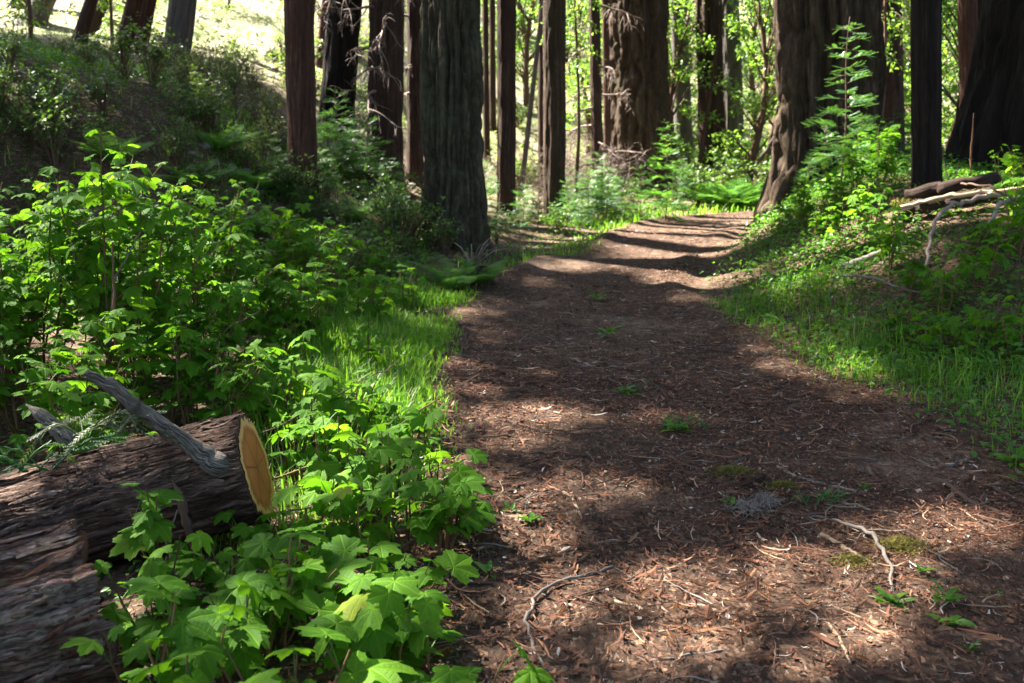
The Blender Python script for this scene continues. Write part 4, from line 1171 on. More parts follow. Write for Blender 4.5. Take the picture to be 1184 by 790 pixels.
SY = make_sapling(72, 1.75, 'bright yellow green young conifer before the thick fluted trunk', None, 0.34, 0.05, 'conifer_sapling', 'fern', 0.06)
SY.location = on(768, 17.9)
SP[1].location = on(738, 18.6); SP[1].scale = (0.9, 0.9, 1.0); SP[1]['label'] = 'smaller feathery redwood beside the bright young one'
SA = make_sapling(71, 1.9, 'young redwood with an upright leader before the huge burled trunk', None, 0.30, 0.22)
SA.location = on(966, 11.3)
fg = 'ferns by the trail bend'
FE = [make_fern(s, 'bright green fern on the verge of the trail bend', fg, 12, 0.8, (0.6, 1.3)) for s in (81, 82)]
for i, (px, d, s) in enumerate([(838, 21.0, 1.2), (850, 21.6, 1.3), (826, 21.6, 1.1), (858, 20.9, 1.0), (815, 22, 1.2), (845, 22.4, 1.4)]):
    dup(FE[i % 2], on(px, d), rng.uniform(0, 6.28), s, None, fg)
FE[0].location = on(834, 22.0); FE[1].location = on(854, 22.9)
for i, (px, d, s) in enumerate([(140, 11.4, .8), (230, 11.6, .7), (285, 11.0, .8), (330, 11.3, .7), (190, 10.2, .6), (385, 11.2, .7), (260, 12.6, .7), (440, 11.0, .6), (305, 12.2, .7), (410, 12.6, .7)]):
    dup(FE[i % 2], on(px, d), rng.uniform(0, 6.28), s, 'fern growing on the shaded face of the bank', 'ferns on the shaded bank')
f3 = dup(FE[0], on(522, 9.7), 0.4, 0.75, 'fern arching over the grass beside the great furrowed trunk'); f3['group'] = 'ferns beside the great furrowed trunk'
f4 = dup(FE[1], on(556, 9.9), 2.4, 0.6, 'smaller fern in shade beside the great furrowed trunk'); f4['group'] = 'ferns beside the great furrowed trunk'

# ================================================================== LOGS
def log_geo(A, B, r0, r1, seed, furrow, nth=200, dl=0.010, rough_end=0.0, plw=0.5):
    """bark skin of a log from A to B; returns Geo and its end frame at B"""
    A, B = np.array(A), np.array(B); L = np.linalg.norm(B - A); ax = (B - A) / L
    x = np.cross(ax, [0, 0, 1.0]); x /= np.linalg.norm(x); y = np.cross(x, ax)
    s = np.arange(0, L + dl, dl); s[-1] = L
    th = np.linspace(0, 2 * PI, nth + 1)[:nth] - PI / 2
    TH, S_ = np.meshgrid(th, s)
    c_, sn = np.cos(TH), np.sin(TH)
    wr = 0.5 * vnoise(c_ * 2, sn * 2, S_ * 2.0, seed + 2)
    wr = wr + 0.35 * vnoise(c_ * 7, sn * 7, S_ * 6.0, seed + 3)
    n1 = vnoise(c_ * 5 + wr, sn * 5 + wr, S_ * 2.2, seed); n2 = vnoise(c_ * 12 + wr * 2, sn * 12 - wr, S_ * 4.5, seed + 4)
    n3 = vnoise(c_ * 26, sn * 26 + wr, S_ * 7, seed + 6)
    pl = lambda q: 2 * np.clip(np.abs(q) * 2.4, 0, 1) ** 0.7 - 1.2
    rid = pl(n1) * 0.5 + pl(n2) * 0.4 + n3 * 0.2
    plate = np.floor((fbm(c_ * 3.5 + wr, sn * 3.5, S_ * 1.1, seed + 9, 3) + 1) * 3.0) / 3.0 - 1
    rad = r0 + (r1 - r0) * S_ / L + furrow * (rid * 0.6 + plate * plw) + 0.05 * r0 * vnoise(c_, sn, S_ * 1.5, seed + 20)
    if rough_end:
        rad = rad + rough_end * np.exp(-(L - S_) / 0.12) * (0.5 + 0.5 * vnoise(c_ * 7, sn * 7, S_ * 4, seed + 30))
    V = A + ax * S_[..., None] + x * (rad * c_)[..., None] + y * (rad * sn)[..., None]
    if rough_end:
        V[-1] += ax * (0.03 * vnoise(c_[-1] * 6, sn[-1] * 6, seed=seed + 31) + 0.02 * vnoise(c_[-1] * 20, sn[-1] * 20, seed=seed + 32))[:, None]
    n = len(s)
    i = np.arange(n - 1)[:, None] * nth; j = np.arange(nth)[None, :]; j2 = (j + 1) % nth
    q = np.stack([i + j, i + nth + j, i + nth + j2, i + j2], -1).reshape(-1, 4)
    g = Geo()
    g.add(V.reshape(-1, 3), [(0, a, a + 1) for a in range(1, nth - 1)], q, np.stack([TH * r0, S_], -1).reshape(-1, 2), np.clip(0.5 + 0.35 * plate.ravel() + 0.3 * rid.ravel(), 0, 1))
    return g, ax, x, y, L, V[-1]

def bark_fibres(g, A, ax, x, y, L, r0, r1, n, seed, ang=(0.1, PI - 0.1), ln=(0.08, 0.45), wd=(0.003, 0.014)):
    rg = np.random.default_rng(seed)
    for q in range(n):
        a = rg.uniform(*ang); s0 = rg.uniform(0, L - 0.08); l = min(rg.uniform(*ln), L - s0)
        k = 7; t = np.linspace(0, 1, k); s = s0 + l * t
        aa = a + rg.normal(0, 0.05) * t + 0.04 * np.sin(t * 5 + q)
        lift = 0.010 + 0.016 * rg.uniform() * np.abs(2 * t - 1) ** 3 * (1.0 if rg.uniform() < 0.4 else 0.25)
        r = r0 + (r1 - r0) * s / L + lift
        w_ = rg.uniform(*wd) * np.sin(PI * np.clip(t, 0.06, 0.94)) ** 0.5
        C = A + ax * s[:, None] + x * (r * np.cos(aa))[:, None] + y * (r * np.sin(aa))[:, None]
        Tn = -x * np.sin(aa)[:, None] + y * np.cos(aa)[:, None]; Nn = x * np.cos(aa)[:, None] + y * np.sin(aa)[:, None]
        a1, a2 = C + Tn * w_[:, None], C - Tn * w_[:, None]; m_ = C + Nn * (w_ * 0.45)[:, None]
        V = np.concatenate([a1, m_, a2])
        Q = [(i, i + 1, k + i + 1, k + i) for i in range(k - 1)] + [(k + i, k + i + 1, 2 * k + i + 1, 2 * k + i) for i in range(k - 1)]
        uv = np.concatenate([np.column_stack([np.full(k, q * 0.31 + o), s]) for o in (0, 0.006, 0.012)])
        g.add(V, None, Q, uv, float(np.clip(rg.normal(0.62, 0.3), 0, 1.2)))

logE = pt(296, 541, 3.78); logA = pt(-190, 668, 3.66)
g, ax, lx, ly, L1, rim = log_geo(logA, logE, 0.235, 0.212, 5, 0.025, 260, 0.008)
cl = empty('cut_log', (0, 0, 0), 'shaggy barked log with a sawn orange end lying in the shrubs', 'log')
bark_fibres(g, logA, ax, lx, ly, L1, 0.233, 0.212, 520, 3, (0.0, PI))
# thick bark rim seen at the sawn end: ring from the skin inwards
nth = len(rim); inner = logE + (rim - logE) * 0.93
g.add(np.vstack([rim, inner]), None, [(i, (i + 1) % nth, nth + (i + 1) % nth, nth + i) for i in range(nth)], np.zeros((2 * nth, 2)), 0.5)
g.build('bark', M['bark_log'], cl)
gc = Geo()
cen = logE + ax * 0.004
rings = []; uvs = []
th = np.linspace(0, 2 * PI, nth + 1)[:nth]
for rr_ in (0.0, 0.2, 0.4, 0.6, 0.8, 0.955):
    rings.append(cen + (rim - logE) * rr_ + ax * (0.002 * vnoise(np.cos(th) * 3 * rr_ + 7, np.sin(th) * 3 * rr_, seed=3))[:, None])
    uvs.append(np.column_stack([np.cos(th), np.sin(th)]) * rr_ / 0.955)
Q = [(a * nth + i, a * nth + (i + 1) % nth, (a + 1) * nth + (i + 1) % nth, (a + 1) * nth + i) for a in range(5) for i in range(nth)]
gc.add(np.vstack(rings), None, Q, np.vstack(uvs), 0.5)
o = gc.build('sawn_end', M['cut'], cl); o['label'] = 'smooth orange sawn face with a pale sapwood rim'
def stick(P, rad, seed=0, sides=8, k=14, rough=0.12):
    """an irregular stick through the points"""
    P = np.array(P, float); rg = np.random.default_rng(seed)
    L = np.concatenate([[0], np.cumsum(np.linalg.norm(np.diff(P, axis=0), axis=1))])
    s = np.linspace(0, L[-1], k)
    Q = np.stack([np.interp(s, L, P[:, c_]) for c_ in range(3)], 1)
    Q[1:-1] = 0.25 * Q[:-2] + 0.5 * Q[1:-1] + 0.25 * Q[2:]
    Q[1:-1] += rg.normal(0, L[-1] * 0.004, (k - 2, 3))
    r = np.interp(s, L, np.broadcast_to(rad, len(P)) if np.isscalar(rad) else rad) * (1 + rg.normal(0, rough, k))
    g = Geo(); tube(g, Q, r, sides, 0, rg.uniform(0.2, 0.8)); return g
o = stick([pt(256, 540, 3.60), pt(215, 512, 3.58), pt(160, 472, 3.52), pt(128, 446, 3.46), pt(99, 430, 3.42)], [0.050, 0.031, 0.027, 0.026, 0.012], 3, 22, 34, 0.04).build('branch_stub', M['stub'], cl)
o['label'] = 'long weathered grey branch stub slanting up'
o = stick([pt(84, 512, 3.80), pt(62, 492, 3.82), pt(45, 478, 3.84), pt(30, 468, 3.86)], [0.040, 0.030, 0.024, 0.003], 4, 20, 22, 0.06).build('branch_stub', M['stub'], cl)
o['label'] = 'short splintered branch stub'
o = stick([pt(200, 556, 3.54), pt(208, 572, 3.50), pt(216, 604, 3.47), pt(226, 648, 3.45)], [0.004, 0.016, 0.019, 0.004], 5, 6, 14, 0.15).build('bark_strip', M['twig_brown'], cl)
o['label'] = 'loose bark strip hanging down the side'
o = stick([pt(288, 588, 3.76), pt(298, 596, 3.72), pt(312, 606, 3.70)], [0.03, 0.026, 0.006], 6, 7, 9, 0.25).build('splinter', M['bark_black'], cl)

ol = empty('old_log', (0, 0, 0), 'thick weathered log with grey purple bark beside the cut one', 'log')
E2 = pt(104, 700, 2.78); dirn = np.array([0.83, 0.54, 0.10]); dirn /= np.linalg.norm(dirn)
A2 = E2 - dirn * 1.7
g, ax2, x2, y2, L2, rim2 = log_geo(A2, E2, 0.25, 0.238, 15, 0.022, 240, 0.009, 0.03, 0.22)
bark_fibres(g, A2, ax2, x2, y2, L2, 0.253, 0.243, 260, 9, (-0.3, PI + 0.3), (0.05, 0.4), (0.003, 0.016))
g.build('bark', M['bark_old'], ol)
gc = Geo(); n2 = len(rim2)
V = [E2 + (rim2 - E2) * r_ + ax2 * (rng.normal(0, 0.008, (n2, 1)) - 0.05 * (1 - r_)) for r_ in (0.02, 0.35, 0.7, 1.0)]
gc.add(np.vstack(V), None, [(a * n2 + i, a * n2 + (i + 1) % n2, (a + 1) * n2 + (i + 1) % n2, (a + 1) * n2 + i) for a in range(3) for i in range(n2)], np.zeros((4 * n2, 2)), 0.4)
gc.build('broken_end', M['splinter'], ol)

# redwood sprigs lying on the cut log
def sprig(name, P0, axis, up, n, ln, seed, label, cat, mat='sprig', spread=0.9, branch=None):
    rg = np.random.default_rng(seed)
    root = empty(name, (0, 0, 0), label, cat)
    gs, gl = Geo(), Geo()
    FP, FD, FS = [], [], []
    side = np.cross(axis, up); side /= np.linalg.norm(side)
    for q in range(n):
        a = rg.uniform(-spread, spread) + (PI if q % 3 == 0 else 0)
        d = axis * math.cos(a) + side * math.sin(a) + up * rg.uniform(-0.1, 0.4); d /= np.linalg.norm(d)
        l = ln * rg.uniform(0.5, 1.1); t = np.linspace(0, 1, 7)[:, None]
        B = P0 + axis * rg.uniform(-0.10, 0.10) + d * l * t + up * (0.05 * np.sin(t * PI)) - np.array([0, 0, 0.35 * l]) * np.clip(t - 0.35, 0, 1) ** 2
        tube(gs, B, np.linspace(0.004, 0.0015, 7), 4, 0, rg.uniform(), False)
        for j in range(9):
            tt = 0.2 + 0.8 * j / 9; x = tt * 6; i = min(int(x), 5); p = B[i] + (B[i + 1] - B[i]) * (x - i)
            tan = B[i + 1] - B[i]; tan /= np.linalg.norm(tan)
            sd = np.cross(tan, up) * (1 if j % 2 else -1)
            FP.append(p); FD.append(tan * 0.8 + sd * 0.7 + rg.normal(0, 0.15, 3) - np.array([0, 0, 0.15])); FS.append(l * rg.uniform(0.28, 0.5))
    FP, FD, FS = np.array(FP), np.array(FD), np.array(FS)
    gl.inst(FV2, frames(FD, upvec(len(FP), 0.5, rg)) * FS[:, None, None] * np.array([0.8, 1, 1])[None, None, :], FP, np.clip(rg.normal(0.5, 0.28, len(FP)), 0, 1), None, FQ2)
    gs.build('twig', M[mat], root); gl.build('needles', M[mat], root)
    return root
sprig('conifer_sprig', pt(118, 503, 3.60), np.array([0.93, -0.25, 0.2]), np.array([0, 0, 1.0]), 12, 0.24, 4, 'wilted green conifer sprig draped over the cut log', 'sprig')
sprig('conifer_sprig', pt(40, 545, 3.56), np.array([-0.9, -0.3, 0.0]), np.array([0, 0, 1.0]), 9, 0.30, 8, 'dark green conifer sprig on the shaded end of the cut log', 'sprig', 'needle')

def ground_stick(name, P, rad, mat, label, seed=0, lift=0.01, group=None, sides=7, k=18, cat='stick', rough=0.08):
    P = np.array(P, float); m = len(P)
    L = np.concatenate([[0], np.cumsum(np.hypot(*np.diff(P, axis=0).T))]); sv = np.linspace(0, L[-1], k)
    Pk = np.stack([np.interp(sv, L, P[:, 0]), np.interp(sv, L, P[:, 1])], 1)
    for _ in range(2): Pk[1:-1] = 0.25 * Pk[:-2] + 0.5 * Pk[1:-1] + 0.25 * Pk[2:]
    W, h_ = at_many(Pk, 0.0)
    z0 = W[:, 2].copy()
    for _ in range(3): z0[1:-1] = 0.25 * z0[:-2] + 0.5 * z0[1:-1] + 0.25 * z0[2:]
    r_ = np.interp(sv, L, np.full(m, rad) if np.isscalar(rad) else rad)
    l_ = np.interp(sv, L, np.full(m, lift) if np.isscalar(lift) else lift)
    W[:, 2] = np.maximum(z0, W[:, 2]) + l_ + r_ * 0.6 + 0.006
    return tag(stick(W, list(r_), seed, sides, k, rough).build(name, M[mat]), label, cat, group)

# sticks and debris beside the logs
def air_stick(name, pts, rad, mat, label, seed=0, cat='stick', group=None, k=16):
    return tag(stick([pt(*q) for q in pts], rad, seed, 6, k, 0.1).build(name, M[mat]), label, cat, group)
air_stick('stick', [(192, 668, 3.3), (260, 662, 3.35), (330, 655, 3.45)], [0.012, 0.013, 0.006], 'twig_grey', 'grey stick lying under the sawn end of the log', 1)
air_stick('stick', [(180, 690, 3.1), (240, 685, 3.2), (300, 682, 3.3)], [0.010, 0.010, 0.005], 'twig_grey', 'pale grey stick crossing below the cut log', 2)
air_stick('stick', [(140, 672, 3.0), (200, 670, 3.1), (262, 676, 3.15)], [0.004, 0.004, 0.002], 'twig_brown', 'thin brown stick reaching out from beside the old log', 3)
air_stick('twig', [(180, 640, 3.3), (195, 628, 3.25), (198, 610, 3.25), (205, 590, 3.25)], [0.004, 0.003, 0.003, 0.002], 'dead', 'forked pale twig standing before the cut log', 4, 'twig')
air_stick('twig', [(198, 668, 3.15), (196, 640, 3.2), (190, 622, 3.2)], [0.003, 0.003, 0.002], 'dead', 'short pale twig beside the forked one before the cut log', 5, 'twig')
# bare canes arching through the shrubs
air_stick('cane', [(345, 735, 2.9), (400, 690, 3.1), (470, 630, 3.4), (522, 595, 3.6)], [0.006, 0.006, 0.005, 0.003], 'twig_brown', 'dark bare cane rising from the low leaves to the trail edge', 6, 'cane')
air_stick('cane', [(300, 560, 3.9), (380, 530, 4.2), (460, 490, 4.5), (555, 432, 4.9)], [0.005, 0.005, 0.004, 0.002], 'cane', 'long brown cane slanting up from the sawn log end', 7, 'cane')
air_stick('cane', [(305, 500, 4.3), (350, 480, 4.5), (420, 440, 5.0), (462, 418, 5.3)], [0.005, 0.004, 0.003, 0.002], 'twig_brown', 'dark cane slanting over the bright grass', 8, 'cane')
air_stick('cane', [(335, 590, 3.7), (400, 580, 3.9), (520, 555, 4.2)], [0.004, 0.004, 0.002], 'twig_grey', 'thin grey cane low beside the sawn log end', 9, 'cane')
air_stick('cane', [(136, 450, 5.0), (134, 400, 5.0), (132, 340, 5.0), (130, 280, 5.0)], [0.010, 0.008, 0.007, 0.004], 'cane', 'upright reddish cane behind the slanting branch stub', 10, 'cane')
air_stick('cane', [(128, 400, 5.2), (130, 330, 5.2), (150, 290, 5.2), (163, 268, 5.2)], [0.006, 0.005, 0.004, 0.003], 'twig_grey', 'pale bare cane in the tall shrubs', 11, 'cane')
air_stick('cane', [(245, 400, 5.4), (262, 380, 5.4), (300, 360, 5.4)], [0.006, 0.005, 0.003], 'twig_brown', 'dark cane inside the shrubs near the grass', 12, 'cane')

# ================================================================== SHRUBS
tg = 'tall shrubs behind the cut log'
tl = 'tall broad leaved shrub in the thicket behind the cut log'
i = 0
for x, y, h, sp, st in [(-2.75, 5.6, 1.50, .42, 7), (-2.2, 5.4, 1.62, .40, 8), (-1.8, 5.7, .95, .42, 8), (-3.3, 6.4, 1.5, .45, 7), (-1.5, 6.2, .75, .36, 8), (-2.0, 6.5, 1.35, .45, 7), (-2.9, 4.7, .8, .42, 7), (-2.15, 4.65, .7, .40, 7),
                        (-1.55, 4.75, .75, .40, 8), (-1.2, 5.0, .55, .36, 7), (-2.6, 6.9, 1.5, .5, 7), (-1.35, 6.9, .75, .36, 7), (-3.6, 5.6, 1.3, .45, 6), (-1.75, 7.6, 1.0, .45, 6)]:
    make_shrub((x, y, hz(x, y)), st, h, sp, rng.uniform(0.078, 0.10), tl, tg, 200 + i, (0.08, 0.0)); i += 1
for x, y, h, sp, st in [(-3.2, 5.0, 1.15, .42, 7), (-2.5, 4.3, .5, .4, 8), (-1.9, 4.3, .40, .36, 7), (-3.9, 6.6, 1.3, .5, 7), (-2.45, 6.2, 1.3, .45, 7), (-1.85, 5.1, .75, .4, 8), (-3.0, 4.2, .55, .4, 7), (-3.1, 5.8, .75, .45, 8), (-2.6, 5.1, .65, .4, 8), (-3.5, 5.2, .65, .45, 8), (-2.3, 6.0, .9, .4, 8), (-3.7, 6.1, .9, .45, 8)]:
    make_shrub((x, y, hz(x, y)), st, h, sp, rng.uniform(0.08, 0.10), tl, tg, 200 + i, (0.08, 0.0)); i += 1
mg = 'low leafy shrubs along the near edge of the trail'
ml = 'low broad leaved shrub with large bright leaves along the trail edge'
for px, py, h, sp, st, lf in [(170, 745, .42, .13, 4, .10), (185, 690, .50, .12, 4, .10), (150, 830, .45, .16, 4, .105), (255, 800, .34, .18, 5, .105), (320, 755, .38, .18, 6, .118), (345, 720, .32, .16, 6, .115), (285, 730, .32, .14, 4, .105),
                              (400, 740, .34, .17, 5, .11), (420, 800, .30, .20, 6, .115), (500, 770, .26, .16, 5, .115), (540, 830, .24, .14, 5, .11), (340, 860, .32, .24, 6, .11), (575, 850, .16, .08, 3, .09),
                              (475, 645, .42, .20, 7, .108), (510, 640, .36, .16, 6, .105), (440, 610, .40, .20, 6, .10), (395, 590, .45, .20, 7, .10), (455, 560, .38, .20, 7, .09), (370, 560, .5, .2, 7, .095), (505, 590, .30, .14, 5, .09), (480, 520, .30, .22, 6, .08),
                              (410, 510, .38, .22, 6, .085), (352, 520, .52, .22, 6, .09), (350, 575, .40, .18, 5, .09), (445, 690, .22, .12, 4, .08), (400, 800, .3, .2, 5, .105), (215, 730, .26, .2, 6, .085), (265, 700, .2, .2, 6, .08), (200, 770, .3, .2, 6, .09), (300, 780, .3, .22, 6, .10), (370, 650, .34, .2, 6, .09), (420, 650, .3, .2, 6, .09), (300, 640, .2, .14, 5, .075), (540, 610, .2, .14, 5, .075), (465, 720, .24, .16, 5, .09), (230, 860, .4, .2, 5, .11)]:
    p = at(px, py)
    if py > 790:                                # foot below the frame
        p = np.array([(px - 592) / F * 2.55, 2.6 - (py - 790) * 0.005, 0]); p[2] = hz(p[0], p[1])
    make_shrub(p, st, h, sp, lf, ml, mg, 300 + i, (0.10, -0.05), 0.3); i += 1
gg = 'shrubs between the grass and the bank'
gl_ = 'leafy shrub at the far edge of the bright grass'
for x, y, h, sp, st, lf in [(-1.2, 7.7, .6, .34, 6, .10), (-0.95, 8.7, .45, .28, 5, .09), (-1.6, 8.3, .95, .42, 7, .09), (-1.9, 7.9, 1.0, .42, 7, .09), (-1.3, 9.4, .7, .36, 5, .09), (-2.2, 8.3, 1.0, .45, 6, .10), (-3.2, 7.8, 1.1, .5, 6, .10), (-4.2, 7.2, 1.1, .5, 6, .11), (-4.4, 8.6, 0.9, .5, 6, .10)]:
    make_shrub((x, y, hz(x, y)), st, h, sp, lf, gl_, gg, 400 + i); i += 1
p = on(422, 6.3); make_shrub(p, 4, .40, .16, .085, 'shrub with pale sunlit top leaves rising from the bright grass', None, 470, name='broad_leaved_shrub'); 
bg_ = 'leafy shrubs on the slope beside the fallen branches'
bl = 'broad leaved shrub among the fallen branches on the slope'
for px, d, h, sp, st, lf in [(1030, 8.2, .50, .26, 5, .09), (1060, 7.6, .45, .25, 5, .095), (1100, 7.2, .40, .25, 5, .09), (1140, 7.4, .55, .28, 5, .095), (1175, 7.8, .62, .3, 5, .10), (1120, 8.0, .3, .25, 5, .08), (1160, 6.6, .38, .22, 5, .09), (1185, 6.3, .36, .22, 4, .09),
                             (1005, 9.4, .5, .26, 5, .08), (960, 10.2, .55, .3, 6, .085), (930, 10.6, .5, .26, 5, .08), (985, 10.9, .6, .3, 6, .08), (1010, 10.6, .7, .3, 5, .085), (1150, 10.6, .5, .3, 5, .09), (1180, 9.8, .55, .3, 5, .09), (905, 11.0, .4, .22, 5, .075), (1080, 6.6, .28, .2, 4, .085), (1010, 8.8, .35, .25, 6, .07), (975, 9.6, .35, .25, 6, .07), (940, 9.9, .3, .22, 6, .065), (1050, 7.0, .3, .22, 6, .07), (1165, 8.6, .45, .25, 6, .085), (1120, 6.6, .3, .2, 5, .08), (1000, 11.6, .6, .3, 6, .08)]:
    make_shrub(on(px, d), st, h, sp, lf, bl, bg_, 500 + i); i += 1

# ================================================================== FALLEN WOOD ON THE RIGHT BANK
g_ = ground_stick
ml_ = g_('fallen_log', [(1038, 262), (1090, 252), (1150, 241)], [0.065, 0.07, 0.06], 'bark', 'short grey log with a mossy yellow end on the slope', 21, 0.09, None, 12, 24, 'log', 0.05)
g_('fallen_log', [(1045, 250), (1100, 240), (1150, 229)], [0.06, 0.06, 0.05], 'bark', 'dark rotten log behind the mossy ended one', 22, 0.15, None, 10, 24, 'log', 0.06)
p = at(1046, 260); gm = Geo(); rg = np.random.default_rng(4); n = 500
P = np.column_stack([rg.normal(0, .10, n), rg.normal(0, .03, n), 0.17 + 0.06 * rg.uniform(0, 1, n)]) + p
gm.inst(FV2, frames(dirs(rg.uniform(0, 6.28, n), rg.uniform(0, 1, n)), upvec(n, .5, rg)) * rg.uniform(.02, .04, n)[:, None, None], P, rg.uniform(.4, 1, n), None, FQ2)
o = gm.build('moss', M['moss'], ml_); o['label'] = 'yellow moss on the end of the log'
g_('fallen_branch', [(1040, 268), (1080, 258), (1130, 252), (1190, 246)], [0.018, 0.022, 0.02, 0.017], 'twig_tan', 'long tan branch lying along the mossy log', 23, 0.20, None, 8, 24, 'branch')
g_('fallen_branch', [(1068, 330), (1074, 300), (1088, 274), (1120, 257), (1190, 240)], [0.011, 0.016, 0.019, 0.022, 0.025], 'dead', 'pale grey crooked branch bending down the slope', 24, [0.05, 0.22, 0.24, 0.18, 0.14], None, 8, 30, 'branch')
g_('fallen_branch', [(1140, 290), (1150, 268), (1195, 248)], [0.012, 0.017, 0.02], 'twig_grey', 'grey forked branch beside the crooked one', 25, [.12, .22, .16], None, 8, 20, 'branch')
g_('fallen_branch', [(1105, 240), (1140, 256), (1192, 290)], [0.009, 0.010, 0.007], 'twig_brown', 'dark thin branch crossing over the tan one', 26, [.2, .3, .25], None, 6, 20, 'branch')
g_('fallen_branch', [(970, 340), (1005, 344), (1030, 355), (1065, 359)], [0.010, 0.012, 0.010, 0.006], 'twig_grey', 'thin grey branch reaching out of the green slope', 27, [.14, .16, .15, .12], None, 6, 24, 'branch')
g_('fallen_branch', [(970, 320), (1010, 306), (1050, 287)], [0.03, 0.032, 0.02], 'twig_grey', 'broken grey branch half buried in the slope', 28, .05, None, 9, 24, 'branch')
g_('twig', [(1098, 236), (1092, 228), (1086, 220)], [0.008, 0.006, 0.003], 'twig_tan', 'small pale dead twig standing on the rotten log', 29, [.15, .22, .34], None, 5, 10, 'twig')
g_('twig', [(1098, 236), (1104, 228), (1106, 222)], [0.008, 0.006, 0.003], 'twig_tan', 'second small dead twig standing on the rotten log', 30, [.15, .22, .30], None, 5, 10, 'twig')
p = on(1114, 10.6); tag(stick([p, p + np.array([-.02, 0, .35]), p + np.array([-.03, 0, .75])], [.011, .009, .005], 31, 6, 12).build('dead_sapling', M['cane']), 'thin upright dead stem before the broad dark trunk', 'dead sapling')
# stump and dead fronds by the great trunk
g = Geo(); rg = np.random.default_rng(3)
p = on(540, 10.0)
root = empty('stump', p, 'small rotten stump with dead stalks in the grass', 'stump')
trunk_geo(0.20, 0.13, 0.9, 60, 5, 2.2, (0.5, 0.3), 1.5, 0.17, 0.02, 0.6).build('stump_wood', M['bark'], root)
g = Geo()
for q in range(9):
    d = dirs(np.array(rg.uniform(-0.6, 2.8)), np.array(rg.uniform(0.3, 1.1))); l = rg.uniform(0.2, 0.5)
    tube(g, np.stack([np.array([0.05, 0, 0.2]), np.array([0.05, 0, 0.2]) + d * l * 0.6 + np.array([0, 0, .05]), np.array([0.05, 0, 0.2]) + d * l]), [0.007, 0.006, 0.003], 4, 0, rg.uniform())
g.build('dead_stalk', M['dead'], root)

# fallen timber behind the trunks
tag(stick([on(372, 15.2) + np.array([0, 0, .1]), on(415, 15.5) + np.array([0, 0, .12]), on(478, 15.2) + np.array([0, 0, .08])], [0.13, 0.14, 0.11], 8, 12, 24, 0.05).build('fallen_log', M['bark']), 'dark fallen log in the hollow beside the great furrowed trunk', 'log')
tag(stick([on(880, 26) + np.array([0, 0, .2]), on(868, 25) + np.array([0, 0, .9]), on(893, 23.5) + np.array([0, 0, 1.7])], [0.05, 0.06, 0.04], 9, 10, 16, 0.1).build('fallen_log', M['bark_grey']), 'pale fallen timber leaning behind the flared foot', 'log')

# ================================================================== ROCKS
rk = 'pale stones on the shaded bank'
def rock(p, s, seed, label, group):
    rg = np.random.default_rng(seed)
    nu, nv = 22, 12
    u = np.linspace(0, 2 * PI, nu + 1)[:nu]; v = np.linspace(0.02, PI - 0.02, nv)
    U, Vv = np.meshgrid(u, v)
    d = np.stack([np.sin(Vv) * np.cos(U), np.sin(Vv) * np.sin(U), np.cos(Vv)], -1)
    r = 1 + 0.35 * vnoise(d[..., 0] * 1.6 + seed, d[..., 1] * 1.6, d[..., 2] * 1.6, seed) + 0.12 * vnoise(d[..., 0] * 5, d[..., 1] * 5, d[..., 2] * 5, seed)
    X = d * r[..., None] * np.array([1.2, 0.9, 0.55]) * s
    i = np.arange(nv - 1)[:, None] * nu; j = np.arange(nu)[None]; j2 = (j + 1) % nu
    g = Geo(); g.add(X.reshape(-1, 3), None, np.stack([i + j, i + nu + j, i + nu + j2, i + j2], -1).reshape(-1, 4))
    o = g.build('stone', M['rock'], None, p); o.rotation_euler = (0, 0, rg.uniform(0, 6))
    return tag(o, label, 'stone', group)
for i, (px, py, s) in enumerate([(238, 170, .10), (246, 188, .09), (232, 196, .08), (262, 160, .09), (282, 200, .11), (290, 216, .10), (300, 222, .09), (212, 148, .07), (206, 140, .06), (222, 178, .06), (268, 192, .06), (75, 108, .10), (62, 100, .08), (45, 317, .10), (60, 300, .07), (252, 205, .06), (430, 238, .09), (450, 236, .07), (476, 215, .08), (470, 240, .06)]):
    rock(at(px, py), s, 600 + i, 'pale angular stone on the slipped face of the shaded bank' if px < 400 else 'stone in the hollow beside the great furrowed trunk', rk if px < 400 else 'stones in the hollow')

# ================================================================== GRASS AND GROUND COVER (nobody could count them)
def blades(P, h, seed, wd=0.004, mat_lo=0.0, mat_hi=1.0):
    rg = np.random.default_rng(seed); n = len(P)
    a = rg.uniform(0, 2 * PI, n); lean = rg.uniform(0.05, 0.8, n); hh = h * rg.uniform(0.35, 1.25, n) * (0.75 + 0.6 * fbm(P[:, 0] * 1.9, P[:, 1] * 1.9, seed=66, octv=2))
    d = np.stack([np.cos(a), np.sin(a), np.zeros(n)], -1); s = np.stack([-np.sin(a), np.cos(a), np.zeros(n)], -1)
    w_ = wd * rg.uniform(0.6, 1.5, n) * (1 + P[:, 1] * 0.035)
    V = []
    for t, wf in ((0, 0.8), (0.4, 1.0), (0.75, 0.7)):
        c_ = P + d * (lean * hh * t * t)[:, None] + np.array([0, 0, 1]) * (hh * (t - 0.25 * lean * t * t))[:, None]
        V += [c_ - s * (w_ * wf)[:, None], c_ + s * (w_ * wf)[:, None]]
    V.append(P + d * (lean * hh)[:, None] + np.array([0, 0, 1]) * (hh * (1 - 0.35 * lean))[:, None])
    V = np.stack(V, 1).reshape(-1, 3)
    o = np.arange(n)[:, None] * 7
    Q = np.concatenate([o + np.array([[0, 1, 3, 2]]), o + np.array([[2, 3, 5, 4]])]); Tt = o + np.array([[4, 5, 6]])
    return V, Tt, Q, np.repeat(np.where(rg.uniform(0, 1, n) < 0.07, 1.0, np.clip(rg.normal(0.45, 0.22, n), mat_lo, 0.88)), 7)

